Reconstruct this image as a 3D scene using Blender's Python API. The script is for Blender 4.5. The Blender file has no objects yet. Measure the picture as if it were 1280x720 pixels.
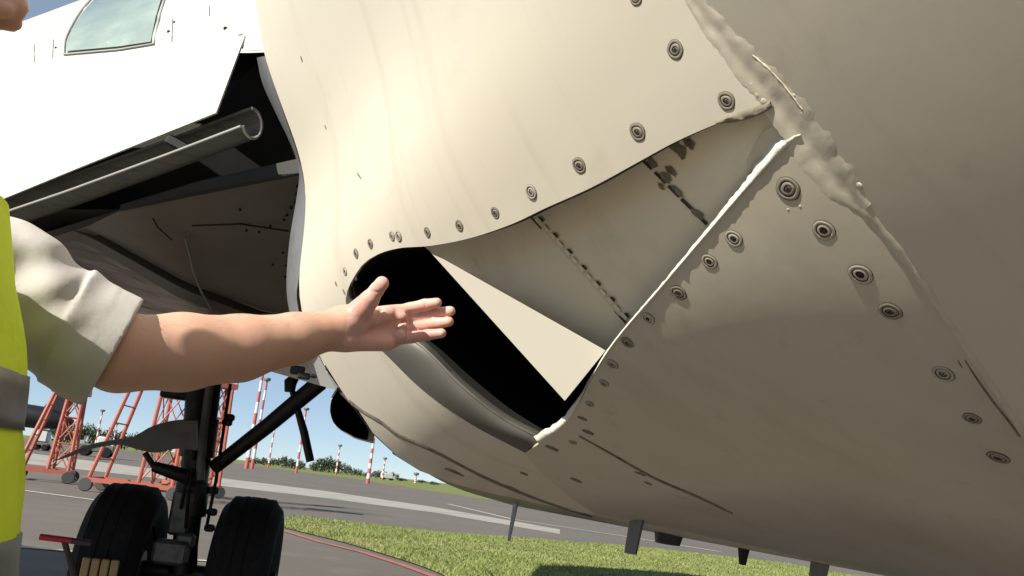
import bpy, math, random
import numpy as np
from mathutils import Vector, Matrix
from mathutils.geometry import delaunay_2d_cdt
from mathutils.bvhtree import BVHTree
random.seed(7); rng = np.random.default_rng(7)
SC = bpy.context.scene; COL = SC.collection
R_ = math.radians

# ------------------------------------------------------------------ camera
F_PX = 1108.0; ROLL = R_(6.55); PITCH = R_(12.8); YAW = R_(10.6)
CAM = np.array([0, 0, 1.29])
Fv = np.array([math.sin(YAW)*math.cos(PITCH), math.cos(YAW)*math.cos(PITCH), math.sin(PITCH)])
_r0 = np.array([math.cos(YAW), -math.sin(YAW), 0]); _u0 = np.cross(_r0, Fv)
Rv = math.cos(ROLL)*_r0 + math.sin(ROLL)*_u0
Uv = math.cos(ROLL)*_u0 - math.sin(ROLL)*_r0
cd = bpy.data.cameras.new("camera"); cam = bpy.data.objects.new("camera", cd); COL.objects.link(cam)
cd.sensor_width = 36; cd.lens = 36*F_PX/1280; cd.clip_start = .02; cd.clip_end = 6000
m3 = Matrix((Rv, Uv, -Fv)).transposed()
cam.matrix_world = Matrix.Translation(CAM) @ m3.to_4x4()
SC.camera = cam

# ------------------------------------------------------------------ light
SUN = Vector((-.675, -.455, .58)).normalized()          # towards the sun
elev = math.asin(SUN.z); azim = math.atan2(SUN.x, SUN.y)
w = bpy.data.worlds.new("World"); SC.world = w; w.use_nodes = True
nt = w.node_tree; bg = nt.nodes["Background"]
sky = nt.nodes.new("ShaderNodeTexSky"); sky.sky_type = 'NISHITA'; sky.sun_disc = False
sky.sun_elevation = elev; sky.sun_rotation = azim; sky.air_density = .5; sky.dust_density = .0; sky.ozone_density = 1.2
veil = nt.nodes.new("ShaderNodeMix"); veil.data_type = 'RGBA'; veil.inputs[0].default_value = .5      # thin even summer haze over the blue
nt.links.new(sky.outputs[0], veil.inputs[6]); veil.inputs[7].default_value = (3.6, 4.7, 5.7, 1); nt.links.new(veil.outputs[2], bg.inputs[0]); bg.inputs[1].default_value = .066
sd = bpy.data.lights.new("sun", 'SUN'); sd.energy = 4.3; sd.angle = R_(.53); sd.color = (1, .93, .80)
so = bpy.data.objects.new("sun", sd); COL.objects.link(so)
so.rotation_euler = SUN.to_track_quat('Z', 'Y').to_euler()
SC.view_settings.view_transform = 'Standard'; SC.view_settings.look = 'None'
SC.view_settings.exposure = .9; SC.view_settings.gamma = 1.0; SC.view_settings.use_curve_mapping = False
SC.render.engine = 'CYCLES'; SC.cycles.max_bounces = 6; SC.cycles.diffuse_bounces = 4; SC.cycles.use_denoising = True

# ------------------------------------------------------------------ ray helpers (used to survey real positions)
def ray(px, py):
    d = F_PX*Fv + Rv*(px-640) - Uv*(py-360); return d/np.linalg.norm(d)
def atY(px, py, Y): d = ray(px, py); return CAM + d*(Y/d[1])
def gnd(px, py, z=0.): d = ray(px, py); return CAM + d*((z-1.29)/d[2])

# ------------------------------------------------------------------ materials
def mat(name, col, rough=.5, metal=0., spec=.5, noise=None, bump=None, coat=0., streak=None, sub=0., trans=0.):
    m = bpy.data.materials.new(name); m.use_nodes = True
    t = m.node_tree; b = t.nodes["Principled BSDF"]
    b.inputs["Base Color"].default_value = (*col, 1); b.inputs["Roughness"].default_value = rough
    b.inputs["Metallic"].default_value = metal; b.inputs["Specular IOR Level"].default_value = spec
    b.inputs["Coat Weight"].default_value = coat; b.inputs["Coat Roughness"].default_value = .15
    if sub:
        b.inputs["Subsurface Weight"].default_value = sub; b.inputs["Subsurface Radius"].default_value = (.012, .004, .002); b.inputs["Subsurface Scale"].default_value = .5
    if trans: b.inputs["Transmission Weight"].default_value = trans
    tc = t.nodes.new("ShaderNodeTexCoord")
    last = None
    def mix(src, col2, lo, hi, scale3, sc, detail=6):
        nonlocal last
        mp = t.nodes.new("ShaderNodeMapping"); mp.inputs["Scale"].default_value = scale3
        t.links.new(tc.outputs["Object"], mp.inputs[0])
        n = t.nodes.new("ShaderNodeTexNoise"); n.inputs["Scale"].default_value = sc; n.inputs["Detail"].default_value = detail
        n.inputs["Roughness"].default_value = .6
        t.links.new(mp.outputs[0], n.inputs["Vector"])
        r = t.nodes.new("ShaderNodeValToRGB"); r.color_ramp.elements[0].position = lo; r.color_ramp.elements[1].position = hi
        t.links.new(n.outputs[0], r.inputs[0])
        x = t.nodes.new("ShaderNodeMix"); x.data_type = 'RGBA'
        t.links.new(r.outputs[0], x.inputs[0])
        if last is None: x.inputs[6].default_value = (*col, 1)
        else: t.links.new(last, x.inputs[6])
        x.inputs[7].default_value = (*col2, 1); last = x.outputs[2]
    for nz in (noise or []): mix(None, *nz)
    if last is not None: t.links.new(last, b.inputs["Base Color"])
    if bump:
        prev = None
        for (sc, st, dist) in bump:
            n = t.nodes.new("ShaderNodeTexNoise"); n.inputs["Scale"].default_value = sc; n.inputs["Detail"].default_value = 5
            t.links.new(tc.outputs["Object"], n.inputs["Vector"])
            bp = t.nodes.new("ShaderNodeBump"); bp.inputs["Strength"].default_value = st; bp.inputs["Distance"].default_value = dist
            t.links.new(n.outputs[0], bp.inputs["Height"])
            if prev: t.links.new(prev, bp.inputs["Normal"])
            prev = bp.outputs[0]
        t.links.new(prev, b.inputs["Normal"])
    return m
U = (1, 1, 1)
# noise entries: (colour, ramp lo, ramp hi, axis scale, noise scale, detail)
M = {}
M['fairing'] = mat('fairing_paint', (.62, .575, .48), .4, noise=[((.50, .45, .36), .54, .9, (.45, 12, .45), 1.7, 5), ((.53, .48, .385), .60, .82, U, 9, 8), ((.66, .62, .52), .5, .9, U, 1.3, 3)], bump=[(1.6, .15, .02), (260, .05, .001)])
M['fuselage'] = mat('fuselage_paint', (.56, .515, .425), .3, coat=.3, noise=[((.48, .435, .35), .5, .95, (.5, 9, .5), 1.6, 4), ((.44, .395, .315), .62, .84, U, 12, 8)], bump=[(1.3, .2, .02), (260, .05, .001)])
M['lower'] = mat('lower_fairing_paint', (.53, .485, .395), .3, coat=.3, noise=[((.42, .375, .295), .5, .85, (2, 5, 2), 1.6, 7), ((.36, .315, .245), .62, .82, U, 14, 8), ((.47, .42, .335), .5, .75, U, 4, 7)], bump=[(1.6, .3, .02), (260, .05, .001)])
M['belly'] = mat('belly_paint', (.60, .555, .46), .4, noise=[((.36, .32, .25), .5, .85, (5, 1.2, 5), 2, 7)], bump=[(2, .25, .02)])
M['duct'] = mat('duct_paint', (.72, .66, .53), .3, noise=[((.5, .45, .36), .52, .85, U, 5, 7), ((.30, .27, .21), .68, .80, U, 20, 8)], bump=[(3, .2, .01)])
M['deflector'] = mat('deflector_paint', (.56, .53, .455), .4, noise=[((.50, .465, .39), .55, .9, U, 6, 6)])
M['lip'] = mat('lip_shaded_paint', (.10, .095, .082), .5, .0, noise=[((.065, .06, .052), .4, .85, U, 5, 6)])  # same paint as the skin around it, its shade put into the dark colour
M['white'] = mat('chipped_white_paint', (.68, .655, .59), .45, noise=[((.55, .5, .4), .6, .72, U, 60, 6)], bump=[(90, .4, .004)])
M['sealant'] = mat('grey_sealant', (.57, .52, .425), .42, noise=[((.46, .41, .32), .5, .85, U, 30, 6)], bump=[(30, .3, .003)])
M['sealantlight'] = mat('pale_sealant', (.61, .56, .46), .45, noise=[((.5, .45, .36), .5, .8, U, 50, 6)])
M['dirt'] = mat('dirt_groove', (.035, .03, .024), .8)
M['stain'] = mat('dirty_sealant', (.20, .175, .13), .7, noise=[((.09, .075, .055), .45, .7, U, 50, 6)], bump=[(80, .4, .003)])
M['fastener'] = mat('fastener_metal', (.42, .38, .31), .45, .1, noise=[((.2, .17, .13), .5, .75, U, 180, 5)])
M['fastdirty'] = mat('fastener_grimy', (.34, .30, .235), .55, .1, noise=[((.10, .085, .06), .42, .7, U, 90, 5)])
M['fastworn'] = mat('fastener_worn', (.52, .47, .385), .35, .2, noise=[((.30, .26, .2), .5, .75, U, 150, 5)])
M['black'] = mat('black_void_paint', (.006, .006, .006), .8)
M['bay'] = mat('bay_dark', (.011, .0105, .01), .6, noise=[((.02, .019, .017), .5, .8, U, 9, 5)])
M['krueger'] = mat('krueger_white', (.86, .84, .78), .35, noise=[((.74, .71, .63), .55, .9, U, 3, 5)])
M['alu'] = mat('worn_aluminium', (.13, .125, .115), .5, .35, noise=[((.07, .066, .06), .45, .75, (1, 6, 6), 8, 6)])
M['aluring'] = mat('bare_rim', (.55, .53, .49), .4, .6)
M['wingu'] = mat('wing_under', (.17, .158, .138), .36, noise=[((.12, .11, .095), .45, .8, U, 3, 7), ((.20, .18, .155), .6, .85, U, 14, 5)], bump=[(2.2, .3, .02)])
M['wingdark'] = mat('wing_ridge_shade', (.085, .078, .068), .4, noise=[((.06, .055, .05), .45, .8, U, 5, 5)])  # dark reflection along the crease, put into the colour
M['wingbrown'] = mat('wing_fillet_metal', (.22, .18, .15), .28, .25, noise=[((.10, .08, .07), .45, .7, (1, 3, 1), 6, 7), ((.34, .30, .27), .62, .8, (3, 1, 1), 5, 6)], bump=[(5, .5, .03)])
M['wingtop'] = mat('wing_leading_skin', (.50, .50, .475), .35, noise=[((.42, .41, .38), .5, .85, U, 4, 6)])
M['flange'] = mat('flange_paint', (.17, .175, .185), .35, noise=[((.11, .115, .125), .5, .8, U, 12, 6)])
M['glass'] = mat('landing_light_glass', (.26, .33, .30), .14, .0, .6, coat=1.0, noise=[((.38, .47, .41), .42, .72, U, 6, 5), ((.55, .68, .62), .70, .78, U, 26, 3)])
M['rubber'] = mat('tyre_rubber', (.014, .013, .013), .82, spec=.25, noise=[((.026, .025, .023), .5, .8, U, 14, 6)], bump=[(60, .2, .004)])
M['gear'] = mat('gear_dark_metal', (.03, .029, .027), .45, .4, noise=[((.012, .012, .012), .45, .75, U, 16, 6)])
M['gearlight'] = mat('gear_grey', (.16, .155, .14), .5, .2, noise=[((.06, .055, .05), .5, .75, U, 14, 6)])
M['gearpale'] = mat('bezel_grey', (.36, .36, .35), .5)
M['door'] = mat('gear_door', (.10, .093, .08), .5, noise=[((.06, .055, .05), .5, .8, U, 8, 5)])
M['asphalt'] = mat('asphalt', (.135, .117, .102), .88, spec=.3, noise=[((.098, .088, .08), .4, .75, U, .12, 8), ((.165, .145, .127), .52, .8, U, 1.1, 8), ((.185, .165, .145), .55, .8, U, 90, 4)], bump=[(70, .4, .01)])
M['concrete'] = mat('concrete', (.33, .31, .28), .9, spec=.3, noise=[((.21, .2, .18), .45, .75, U, .5, 7)])
M['soil'] = mat('grass_soil', (.20, .215, .085), .95, spec=.1, noise=[((.15, .15, .055), .45, .7, U, .5, 8), ((.11, .14, .045), .5, .75, U, 3, 6)], bump=[(8, .8, .1)])
M['far_grass'] = mat('far_grass', (.15, .18, .06), .95, spec=.1, noise=[((.2, .19, .085), .45, .7, U, .08, 8)])
M['blade'] = mat('grass_blade', (.21, .25, .08), .7, spec=.25, noise=[((.31, .29, .135), .48, .66, U, .45, 7), ((.15, .20, .055), .5, .75, U, 1.6, 5)])
M['redline'] = mat('red_marking', (.34, .12, .09), .8, noise=[((.14, .09, .075), .5, .68, U, 9, 8)])
M['whiteline'] = mat('white_marking', (.5, .49, .45), .8, noise=[((.2, .19, .17), .5, .7, U, 7, 8)])
M['orange'] = mat('red_oxide_paint', (.38, .105, .07), .5, noise=[((.30, .075, .055), .5, .8, U, 4, 6)])
M['castor'] = mat('castor_rubber', (.05, .05, .05), .7)
M['tree'] = mat('tree_leaves', (.045, .065, .03), .8, spec=.2, noise=[((.075, .095, .04), .45, .75, U, .5, 4)])
M['trunk'] = mat('tree_trunk', (.08, .06, .045), .9)
M['jet'] = mat('dark_jet_paint', (.009, .009, .012), .4)
M['lightgrey'] = mat('light_grey_paint', (.55, .56, .56), .5)
M['tug'] = mat('tug_paint', (.30, .31, .31), .5)
M['skin'] = mat('skin', (.57, .345, .255), .48, spec=.35, sub=.3, noise=[((.52, .27, .2), .42, .78, U, 18, 6), ((.64, .42, .325), .5, .8, U, 9, 4)], bump=[(300, .12, .0015), (60, .12, .002)])
M['hand'] = mat('palm_skin', (.63, .37, .31), .48, spec=.35, sub=.3, noise=[((.60, .25, .215), .42, .74, U, 26, 5), ((.69, .46, .385), .55, .8, U, 18, 4)], bump=[(300, .15, .0015), (90, .2, .002)])
M['hair'] = mat('hair_brown', (.05, .03, .02), .6, noise=[((.09, .055, .035), .45, .7, (40, 40, 4), 4, 4)], bump=[(120, .6, .005)])
M['shirt'] = mat('shirt_cotton', (.50, .48, .475), .9, spec=.15, noise=[((.44, .42, .415), .5, .8, U, 6, 5)], bump=[(14, .25, .012), (700, .15, .0006)])
M['vest'] = mat('hi_vis_fabric', (.74, .92, .05), .75, spec=.2, noise=[((.58, .82, .025), .5, .8, U, 10, 4)], bump=[(7, .6, .02), (500, .1, .0006)])
M['reflect'] = mat('reflective_tape', (.20, .20, .205), .45, .2, noise=[((.15, .15, .155), .4, .7, U, 30, 4)])
M['trouser'] = mat('trouser_navy', (.02, .022, .035), .85, bump=[(12, .3, .01)])
M['shoe'] = mat('shoe_black', (.015, .015, .015), .5)
M['tan'] = mat('tan_board', (.42, .31, .14), .7, noise=[((.28, .2, .09), .45, .75, (1, 1, 8), 6, 5)])
M['redplastic'] = mat('red_handle', (.50, .02, .04), .4)
M['tubedark'] = mat('dark_tube', (.05, .03, .03), .5)

# striped mast: paint bands by height
def stripe_mat(name, n, red=(.42, .09, .085), wht=(.62, .61, .60)):
    m = bpy.data.materials.new(name); m.use_nodes = True; t = m.node_tree; b = t.nodes["Principled BSDF"]
    tc = t.nodes.new("ShaderNodeTexCoord"); sx = t.nodes.new("ShaderNodeSeparateXYZ"); t.links.new(tc.outputs["Generated"], sx.inputs[0])
    a = t.nodes.new("ShaderNodeMath"); a.operation = 'MULTIPLY'; a.inputs[1].default_value = n/2; t.links.new(sx.outputs[2], a.inputs[0])
    f = t.nodes.new("ShaderNodeMath"); f.operation = 'FRACT'; t.links.new(a.outputs[0], f.inputs[0])
    g = t.nodes.new("ShaderNodeMath"); g.operation = 'LESS_THAN'; g.inputs[1].default_value = .5; t.links.new(f.outputs[0], g.inputs[0])
    x = t.nodes.new("ShaderNodeMix"); x.data_type = 'RGBA'; t.links.new(g.outputs[0], x.inputs[0])
    x.inputs[6].default_value = (*wht, 1); x.inputs[7].default_value = (*red, 1); t.links.new(x.outputs[2], b.inputs["Base Color"])
    b.inputs["Roughness"].default_value = .6
    return m
M['mast'] = stripe_mat('mast_red_white', 9)

# ------------------------------------------------------------------ object helpers
def tag(o, label=None, cat=None, group=None, kind=None):
    if label: o['label'] = label
    if cat: o['category'] = cat
    if group: o['group'] = group
    if kind: o['kind'] = kind
    return o
def empty(name, loc, label=None, cat=None, group=None, rz=0):
    o = bpy.data.objects.new(name, None); COL.objects.link(o); o.location = loc; o.rotation_euler = (0, 0, rz)
    o.empty_display_size = .1
    return tag(o, label, cat, group)
WORLD = {}
def wmat(o):
    m = o.matrix_basis.copy()
    p = o.parent
    while p: m = p.matrix_basis @ m; p = p.parent
    return m
def obj(name, verts, faces, m, parent=None, smooth=True, angle=40, xf=None):
    """verts are in world space when xf is None; a parent's own transform is removed"""
    me = bpy.data.meshes.new(name)
    V = [Vector(v) for v in verts]
    if parent is not None and xf is None:
        inv = wmat(parent).inverted(); V = [inv @ v for v in V]
    me.from_pydata([tuple(v) for v in V], [], [tuple(int(i) for i in f) for f in faces]); me.update()
    for mm in (m if isinstance(m, (list, tuple)) else [m]): me.materials.append(mm)
    if smooth:
        me.shade_smooth()
        if angle: me.set_sharp_from_angle(angle=R_(angle))
    o = bpy.data.objects.new(name, me); COL.objects.link(o)
    if parent is not None: o.parent = parent
    return o
class MB:
    def __init__(s): s.v = []; s.f = []
    def add(s, vs, fs):
        n = len(s.v); s.v += [tuple(v) for v in vs]; s.f += [tuple(int(i)+n for i in f) for f in fs]; return s
    def build(s, name, m, parent=None, smooth=True, angle=40, xf=None): return obj(name, s.v, s.f, m, parent, smooth, angle, xf)
    def box(s, c, size, rot=None, bev=.0):
        hx, hy, hz = size[0]/2, size[1]/2, size[2]/2
        rm = rot or Matrix.Identity(3)
        if bev <= 0:
            vs = [Vector(c)+rm @ Vector((x*hx, y*hy, z*hz)) for x in (-1, 1) for y in (-1, 1) for z in (-1, 1)]
            return s.add(vs, [(0, 1, 3, 2), (4, 6, 7, 5), (0, 4, 5, 1), (2, 3, 7, 6), (0, 2, 6, 4), (1, 5, 7, 3)])
        prof = []
        for zz, ins in ((-hz, bev), (-hz+bev, 0), (hz-bev, 0), (hz, bev)):
            ring = []
            for sx, sy in ((-1, -1), (1, -1), (1, 1), (-1, 1)):
                ax, ay = sx*(hx-ins), sy*(hy-ins)
                a = [(ax, sy*(hy-ins-bev)), (sx*(hx-ins-bev), ay)]
                if sx*sy > 0: pass
                else: a = a[::-1]
                ring += a
            # order ring by angle
            ring.sort(key=lambda p: math.atan2(p[1], p[0]))
            prof.append([Vector(c)+rm @ Vector((p[0], p[1], zz)) for p in ring])
        return s.rings(prof, True, True)
    def rings(s, rs, cap0=False, cap1=False, closed=True):
        n = len(rs[0]); base = len(s.v)
        for r in rs: s.v += [tuple(v) for v in r]
        for i in range(len(rs)-1):
            for j in range(n if closed else n-1):
                a = base+i*n+j; b = base+i*n+(j+1) % n
                s.f.append((a, b, b+n, a+n))
        if cap0: s.f.append(tuple(base+j for j in reversed(range(n))))
        if cap1: s.f.append(tuple(base+(len(rs)-1)*n+j for j in range(n)))
        return s
    def tube(s, pts, rad, n=10, caps=True):
        pts = [Vector(p) for p in pts]; rad = rad if isinstance(rad, (list, tuple)) else [rad]*len(pts)
        rs = []; prev = None
        for i, p in enumerate(pts):
            d = (pts[min(i+1, len(pts)-1)]-pts[max(i-1, 0)]).normalized()
            if prev is None: a = d.orthogonal().normalized()
            else: a = (prev-d*prev.dot(d)).normalized()
            prev = a; b = d.cross(a)
            rs.append([p+(a*math.cos(2*math.pi*k/n)+b*math.sin(2*math.pi*k/n))*rad[i] for k in range(n)])
        return s.rings(rs, caps, caps)
    def lathe(s, prof, origin, axis, n=32, capped=True):
        ax = Vector(axis).normalized(); a = ax.orthogonal().normalized(); b = ax.cross(a); o = Vector(origin)
        rs = [[o+ax*h+(a*math.cos(2*math.pi*k/n)+b*math.sin(2*math.pi*k/n))*r for k in range(n)] for r, h in prof]
        return s.rings(rs, capped, capped)
def prism(poly3, off):
    """solid between a 3-D polygon and the same polygon moved by off"""
    n = len(poly3); o = Vector(off); P = [Vector(p) for p in poly3]
    vs = P+[p+o for p in P]
    fs = [tuple(range(n)), tuple(reversed(range(n, 2*n)))]+[(i+n, (i+1) % n+n, (i+1) % n, i) for i in range(n)]
    return MB().add(vs, fs)

# ------------------------------------------------------------------ airliner: body surface about its own axis
CX, CZ, RF = 1.8, 3.03, 1.88
Y0, YE = .90, 2.15
_tab = [(-180, 2.2), (-90, 1.9), (-40, 2.05), (0, 2.20), (10, 2.223), (15.8, 2.224), (19.7, 2.226), (22, 2.214), (26.6, 2.201), (29.3, 2.216), (32.1, 2.269), (34.6, 2.334),
        (35.5, 2.347), (37.4, 2.363), (39.4, 2.362), (42.1, 2.362), (45.3, 2.359), (48.4, 2.317), (54, 2.175), (61, 2.035), (68, 1.945), (75, 1.892), (82, 1.868), (90, 1.862), (98, 1.87), (105, 1.90), (115, 2.0), (126, 2.23), (135, 2.33), (150, 2.25), (180, 2.2)]
_pd = np.array([a for a, b in _tab], float); _rd = np.array([b for a, b in _tab])
_gd = np.arange(-180, 180.01, .25); _ge = np.interp(_gd, _pd, _rd)
_k = np.exp(-.5*(np.arange(-16, 17)/5.)**2); _k /= _k.sum()
_ge = np.convolve(np.pad(_ge, 16, mode='edge'), _k, 'valid')
_ta = [(-180, 2.0), (-90, 1.9), (0, 1.95), (40, 1.98), (55, 1.97), (65, 1.93), (75, 1.88), (90, 1.86), (105, 1.88), (115, 1.95), (125, 2.03), (140, 1.98), (180, 2.0)]
_ga = np.interp(_gd, [a for a, b in _ta], [b for a, b in _ta])
_ga = np.convolve(np.pad(_ga, 16, mode='edge'), _k, 'valid')
y0f = None
def rad(phi, y):
    pd = np.degrees(phi); e = np.interp(pd, _gd, _ge); a = np.interp(pd, _gd, _ga)
    y0 = y0f(phi) if y0f else 9.0
    t = np.clip((y-y0)/(YE-np.minimum(y0, 2.0)), 0, 1); s = .85*t+.15*t*t
    t2 = np.clip((y-YE)/2.2, 0, 1); s2 = t2*t2*(3-2*t2)
    r = RF+(e-RF)*s
    return np.where((y > YE) & (y0f is not None), e+(a-e)*s2, r)
def S(phi, y, off=0.):
    r = rad(phi, y)+off
    return np.stack([CX-r*np.cos(phi), np.asarray(y)*np.ones_like(r), CZ-r*np.sin(phi)], -1)
def Sn(phi, y):
    h = 1e-3
    a = S(phi+h, y)-S(phi-h, y); b = S(phi, y+h)-S(phi, y-h)
    n = np.cross(b, a); n /= np.linalg.norm(n, axis=-1, keepdims=True)
    out = np.stack([-np.cos(phi), 0*phi, -np.sin(phi)], -1)
    return np.where((n*out).sum(-1, keepdims=True) < 0, -n, n)
def hit(px, py):
    d = ray(px, py); t = np.arange(.35, 22, .006)
    P = CAM+d*t[:, None]; dx = CX-P[:, 0]; dz = CZ-P[:, 2]
    g = np.hypot(dx, dz)-rad(np.arctan2(dz, dx), P[:, 1])
    k = np.argmax(g < 0)
    if g[k] >= 0: return None
    lo, hi = t[k-1], t[k]
    for _ in range(30):
        m = (lo+hi)/2; p = CAM+d*m; f = math.hypot(CX-p[0], CZ-p[2])-float(rad(np.arctan2(CZ-p[2], CX-p[0]), np.array(p[1])))
        lo, hi = (lo, m) if f < 0 else (m, hi)
    p = CAM+d*hi
    return np.array([math.atan2(CZ-p[2], CX-p[0]), p[1]])
def hits(L): 
    out = []
    for p in L:
        h = hit(*p)
        if h is None: print('MISS', p)
        else: out.append(h)
    return out
def dens(L, step):
    """resample a polyline evenly (keeps corners)"""
    L = [np.array(p, float) for p in L]; out = []
    for a, b in zip(L[:-1], L[1:]):
        n = max(1, int(np.linalg.norm(b-a)/step))
        out += [a+(b-a)*k/n for k in range(n)]
    return out+[L[-1]]
def smooth_poly(L, step):
    """Catmull-Rom through pixel points"""
    P = [np.array(p, float) for p in L]; P = [2*P[0]-P[1]]+P+[2*P[-1]-P[-2]]; out = []
    for i in range(1, len(P)-2):
        a, b, c, d = P[i-1:i+3]; n = max(2, int(np.linalg.norm(c-b)/step))
        for k in range(n):
            t = k/n; out.append(.5*((2*b)+(-a+c)*t+(2*a-5*b+4*c-d)*t*t+(-a+3*b-3*c+d)*t**3))
    return out+[P[-2]]
def inside(P, loop):
    P = np.asarray(P); x, y = P[:, 0], P[:, 1]; c = np.zeros(len(P), bool); L = np.asarray(loop); n = len(L)
    for i in range(n):
        x1, y1 = L[i]; x2, y2 = L[(i+1) % n]
        k = ((y1 > y) != (y2 > y))
        with np.errstate(divide='ignore', invalid='ignore'):
            c ^= k & (x < (x2-x1)*(y-y1)/(y2-y1+1e-30)+x1)
    return c
def segdist(P, loop):
    P = np.asarray(P); d = np.full(len(P), 1e9); L = np.asarray(loop)
    for i in range(len(L)):
        a = L[i]; b = L[(i+1) % len(L)]; ab = b-a; t = np.clip(((P-a)@ab)/(ab@ab+1e-30), 0, 1)
        d = np.minimum(d, np.linalg.norm(P-a-t[:, None]*ab, axis=1))
    return d
def cdt(loop, sp):
    L = np.asarray(loop); lo, hi = L.min(0), L.max(0)
    gx, gy = np.meshgrid(np.arange(lo[0], hi[0], sp), np.arange(lo[1], hi[1], sp)); gx[::2] += sp/2
    G = np.stack([gx.ravel(), gy.ravel()], 1); G = G[inside(G, L)]; G = G[segdist(G, L) > sp*.45]
    V = [Vector(p) for p in L]+[Vector(p) for p in G]
    ed = [(i, (i+1) % len(L)) for i in range(len(L))]
    r = delaunay_2d_cdt(V, ed, [], 0, 1e-7)
    vs = np.array([tuple(v) for v in r[0]]); fs = [tuple(f) for f in r[2]]
    cen = np.array([vs[list(f)].mean(0) for f in fs]); ok = inside(cen, L)
    return vs, [f for f, k in zip(fs, ok) if k], r[3]
SU = 2.05
plane = empty('airliner', (CX, 2.0, 0), 'pale airliner parked above, its dirty belly fairing with open air inlet beside the pointing hand', 'airplane')
def panel(name, loop, sp, m, parent=plane, thick=.006, off=0.):
    """one sheet-metal panel on the body surface: loop of (phi, y)"""
    L = np.asarray(loop)*np.array([SU, 1.])
    vs, fs, _ = cdt(L, sp)
    phi, y = vs[:, 0]/SU, vs[:, 1]
    P = S(phi, y, off); N = Sn(phi, y)
    # boundary edges -> turned-in edge
    cnt = {}
    out = []
    for f in fs:
        a, b, c = P[list(f)]; n = np.cross(b-a, c-a)
        if n@N[f[0]] < 0: f = f[::-1]
        out.append(f)
        for i in range(len(f)): cnt.setdefault(frozenset((f[i], f[(i+1) % len(f)])), []).append((f[i], f[(i+1) % len(f)]))
    bd = [e[0] for e in cnt.values() if len(e) == 1]
    ids = {v: len(P)+k for k, v in enumerate(sorted({i for e in bd for i in e}))}
    inner = [P[i]-N[i]*thick for i in sorted(ids, key=lambda q: ids[q])]
    V = list(P)+inner
    F = out+[(b, a, ids[a], ids[b]) for a, b in bd]
    o = obj(name, V, F, m, parent, True, 50)
    return o
def strip_on(name, cl, widths, m, parent=plane, lift=.004, n=7, noise=0., edge=0.0, sp=6):
    """raised bead along a pixel-surveyed centre line on the body surface"""
    C = smooth_poly(cl, sp); s = np.linspace(0, 1, len(C)); W = np.interp(s, np.linspace(0, 1, len(widths)), widths)
    rows = []
    for i, c in enumerate(C):
        t = C[min(i+1, len(C)-1)]-C[max(i-1, 0)]; t = t/np.linalg.norm(t); nn = np.array([-t[1], t[0]])
        wl = W[i]/2*(1+(.13*math.sin(i*.8+1)+.09*math.sin(i*2.3))*(noise > 0)); wr = W[i]/2*(1+(.06*math.sin(i*.6+4)+.05*math.sin(i*2.9))*(noise > 0)); row = []
        for k in range(n):
            q = -1+2*k/(n-1); p = c+nn*(q*(wl if q < 0 else wr)); h = hit(*p)
            if h is None: h = row[-1][1] if row else rows[-1][k][1]
            hgt = edge if abs(q) > .99 else lift*(1-abs(q)**4)*(1+(.20*math.sin(i*.6+2.1*math.sin(i*.37)+q*2.2)+.14*math.sin(i*1.5-q*3.1) if noise else 0))+noise*rng.random()*.5
            row.append((hgt, h))
        rows.append(row)
    rs = []
    for row in rows:
        hh = np.array([h for _, h in row]); P = S(hh[:, 0], hh[:, 1]); N = Sn(hh[:, 0], hh[:, 1])
        rs.append(P+N*np.array([a for a, _ in row])[:, None])
    mb = MB(); mb.rings(rs, closed=False)
    a, b, c = [np.array(mb.v[i]) for i in mb.f[0][:3]]
    if np.cross(b-a, c-a)@Sn(np.array(rows[0][0][1][0]), np.array(rows[0][0][1][1])) < 0: mb.f = [f[::-1] for f in mb.f]
    return mb.build(name, m, parent, True, 60)

# seam where the fairing begins
sm = np.array(hits([(880, 20), (930, 78), (985, 148), (1040, 215), (1090, 280), (1160, 372), (1240, 480), (1275, 540)]))
sf = np.polyfit(sm[:, 0], sm[:, 1], 2)
_f0, _f1 = sm[0, 0], sm[-1, 0]
def yseam(phi):
    p = np.clip(phi, _f0, _f1); y = np.polyval(sf, p)
    dy0 = np.polyval(np.polyder(sf), _f0); dy1 = np.polyval(np.polyder(sf), _f1)
    return y+np.where(phi < _f0, (phi-_f0)*dy0, 0)*.5+np.where(phi > _f1, np.clip(phi-_f1, 0, .6)*dy1, 0)
y0f = lambda p: np.minimum(yseam(p), 1.6)
# fuselage skin forward of the seam (closed barrel running past the camera)
ph = np.radians(np.arange(-180, 180, 1.5)); rs = []
for k in np.concatenate([[-9, -6, -4, -3, -2], np.linspace(-1.5, 0, 40)[1:]]):
    ys = yseam(ph)+k
    rs.append(S(ph, ys, 0.0))
mb = MB(); mb.rings(rs, True, False)
mb.f = [f[::-1] for f in mb.f]
fus = mb.build('fuselage_skin', M['fuselage'], plane, True, 60)

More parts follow.
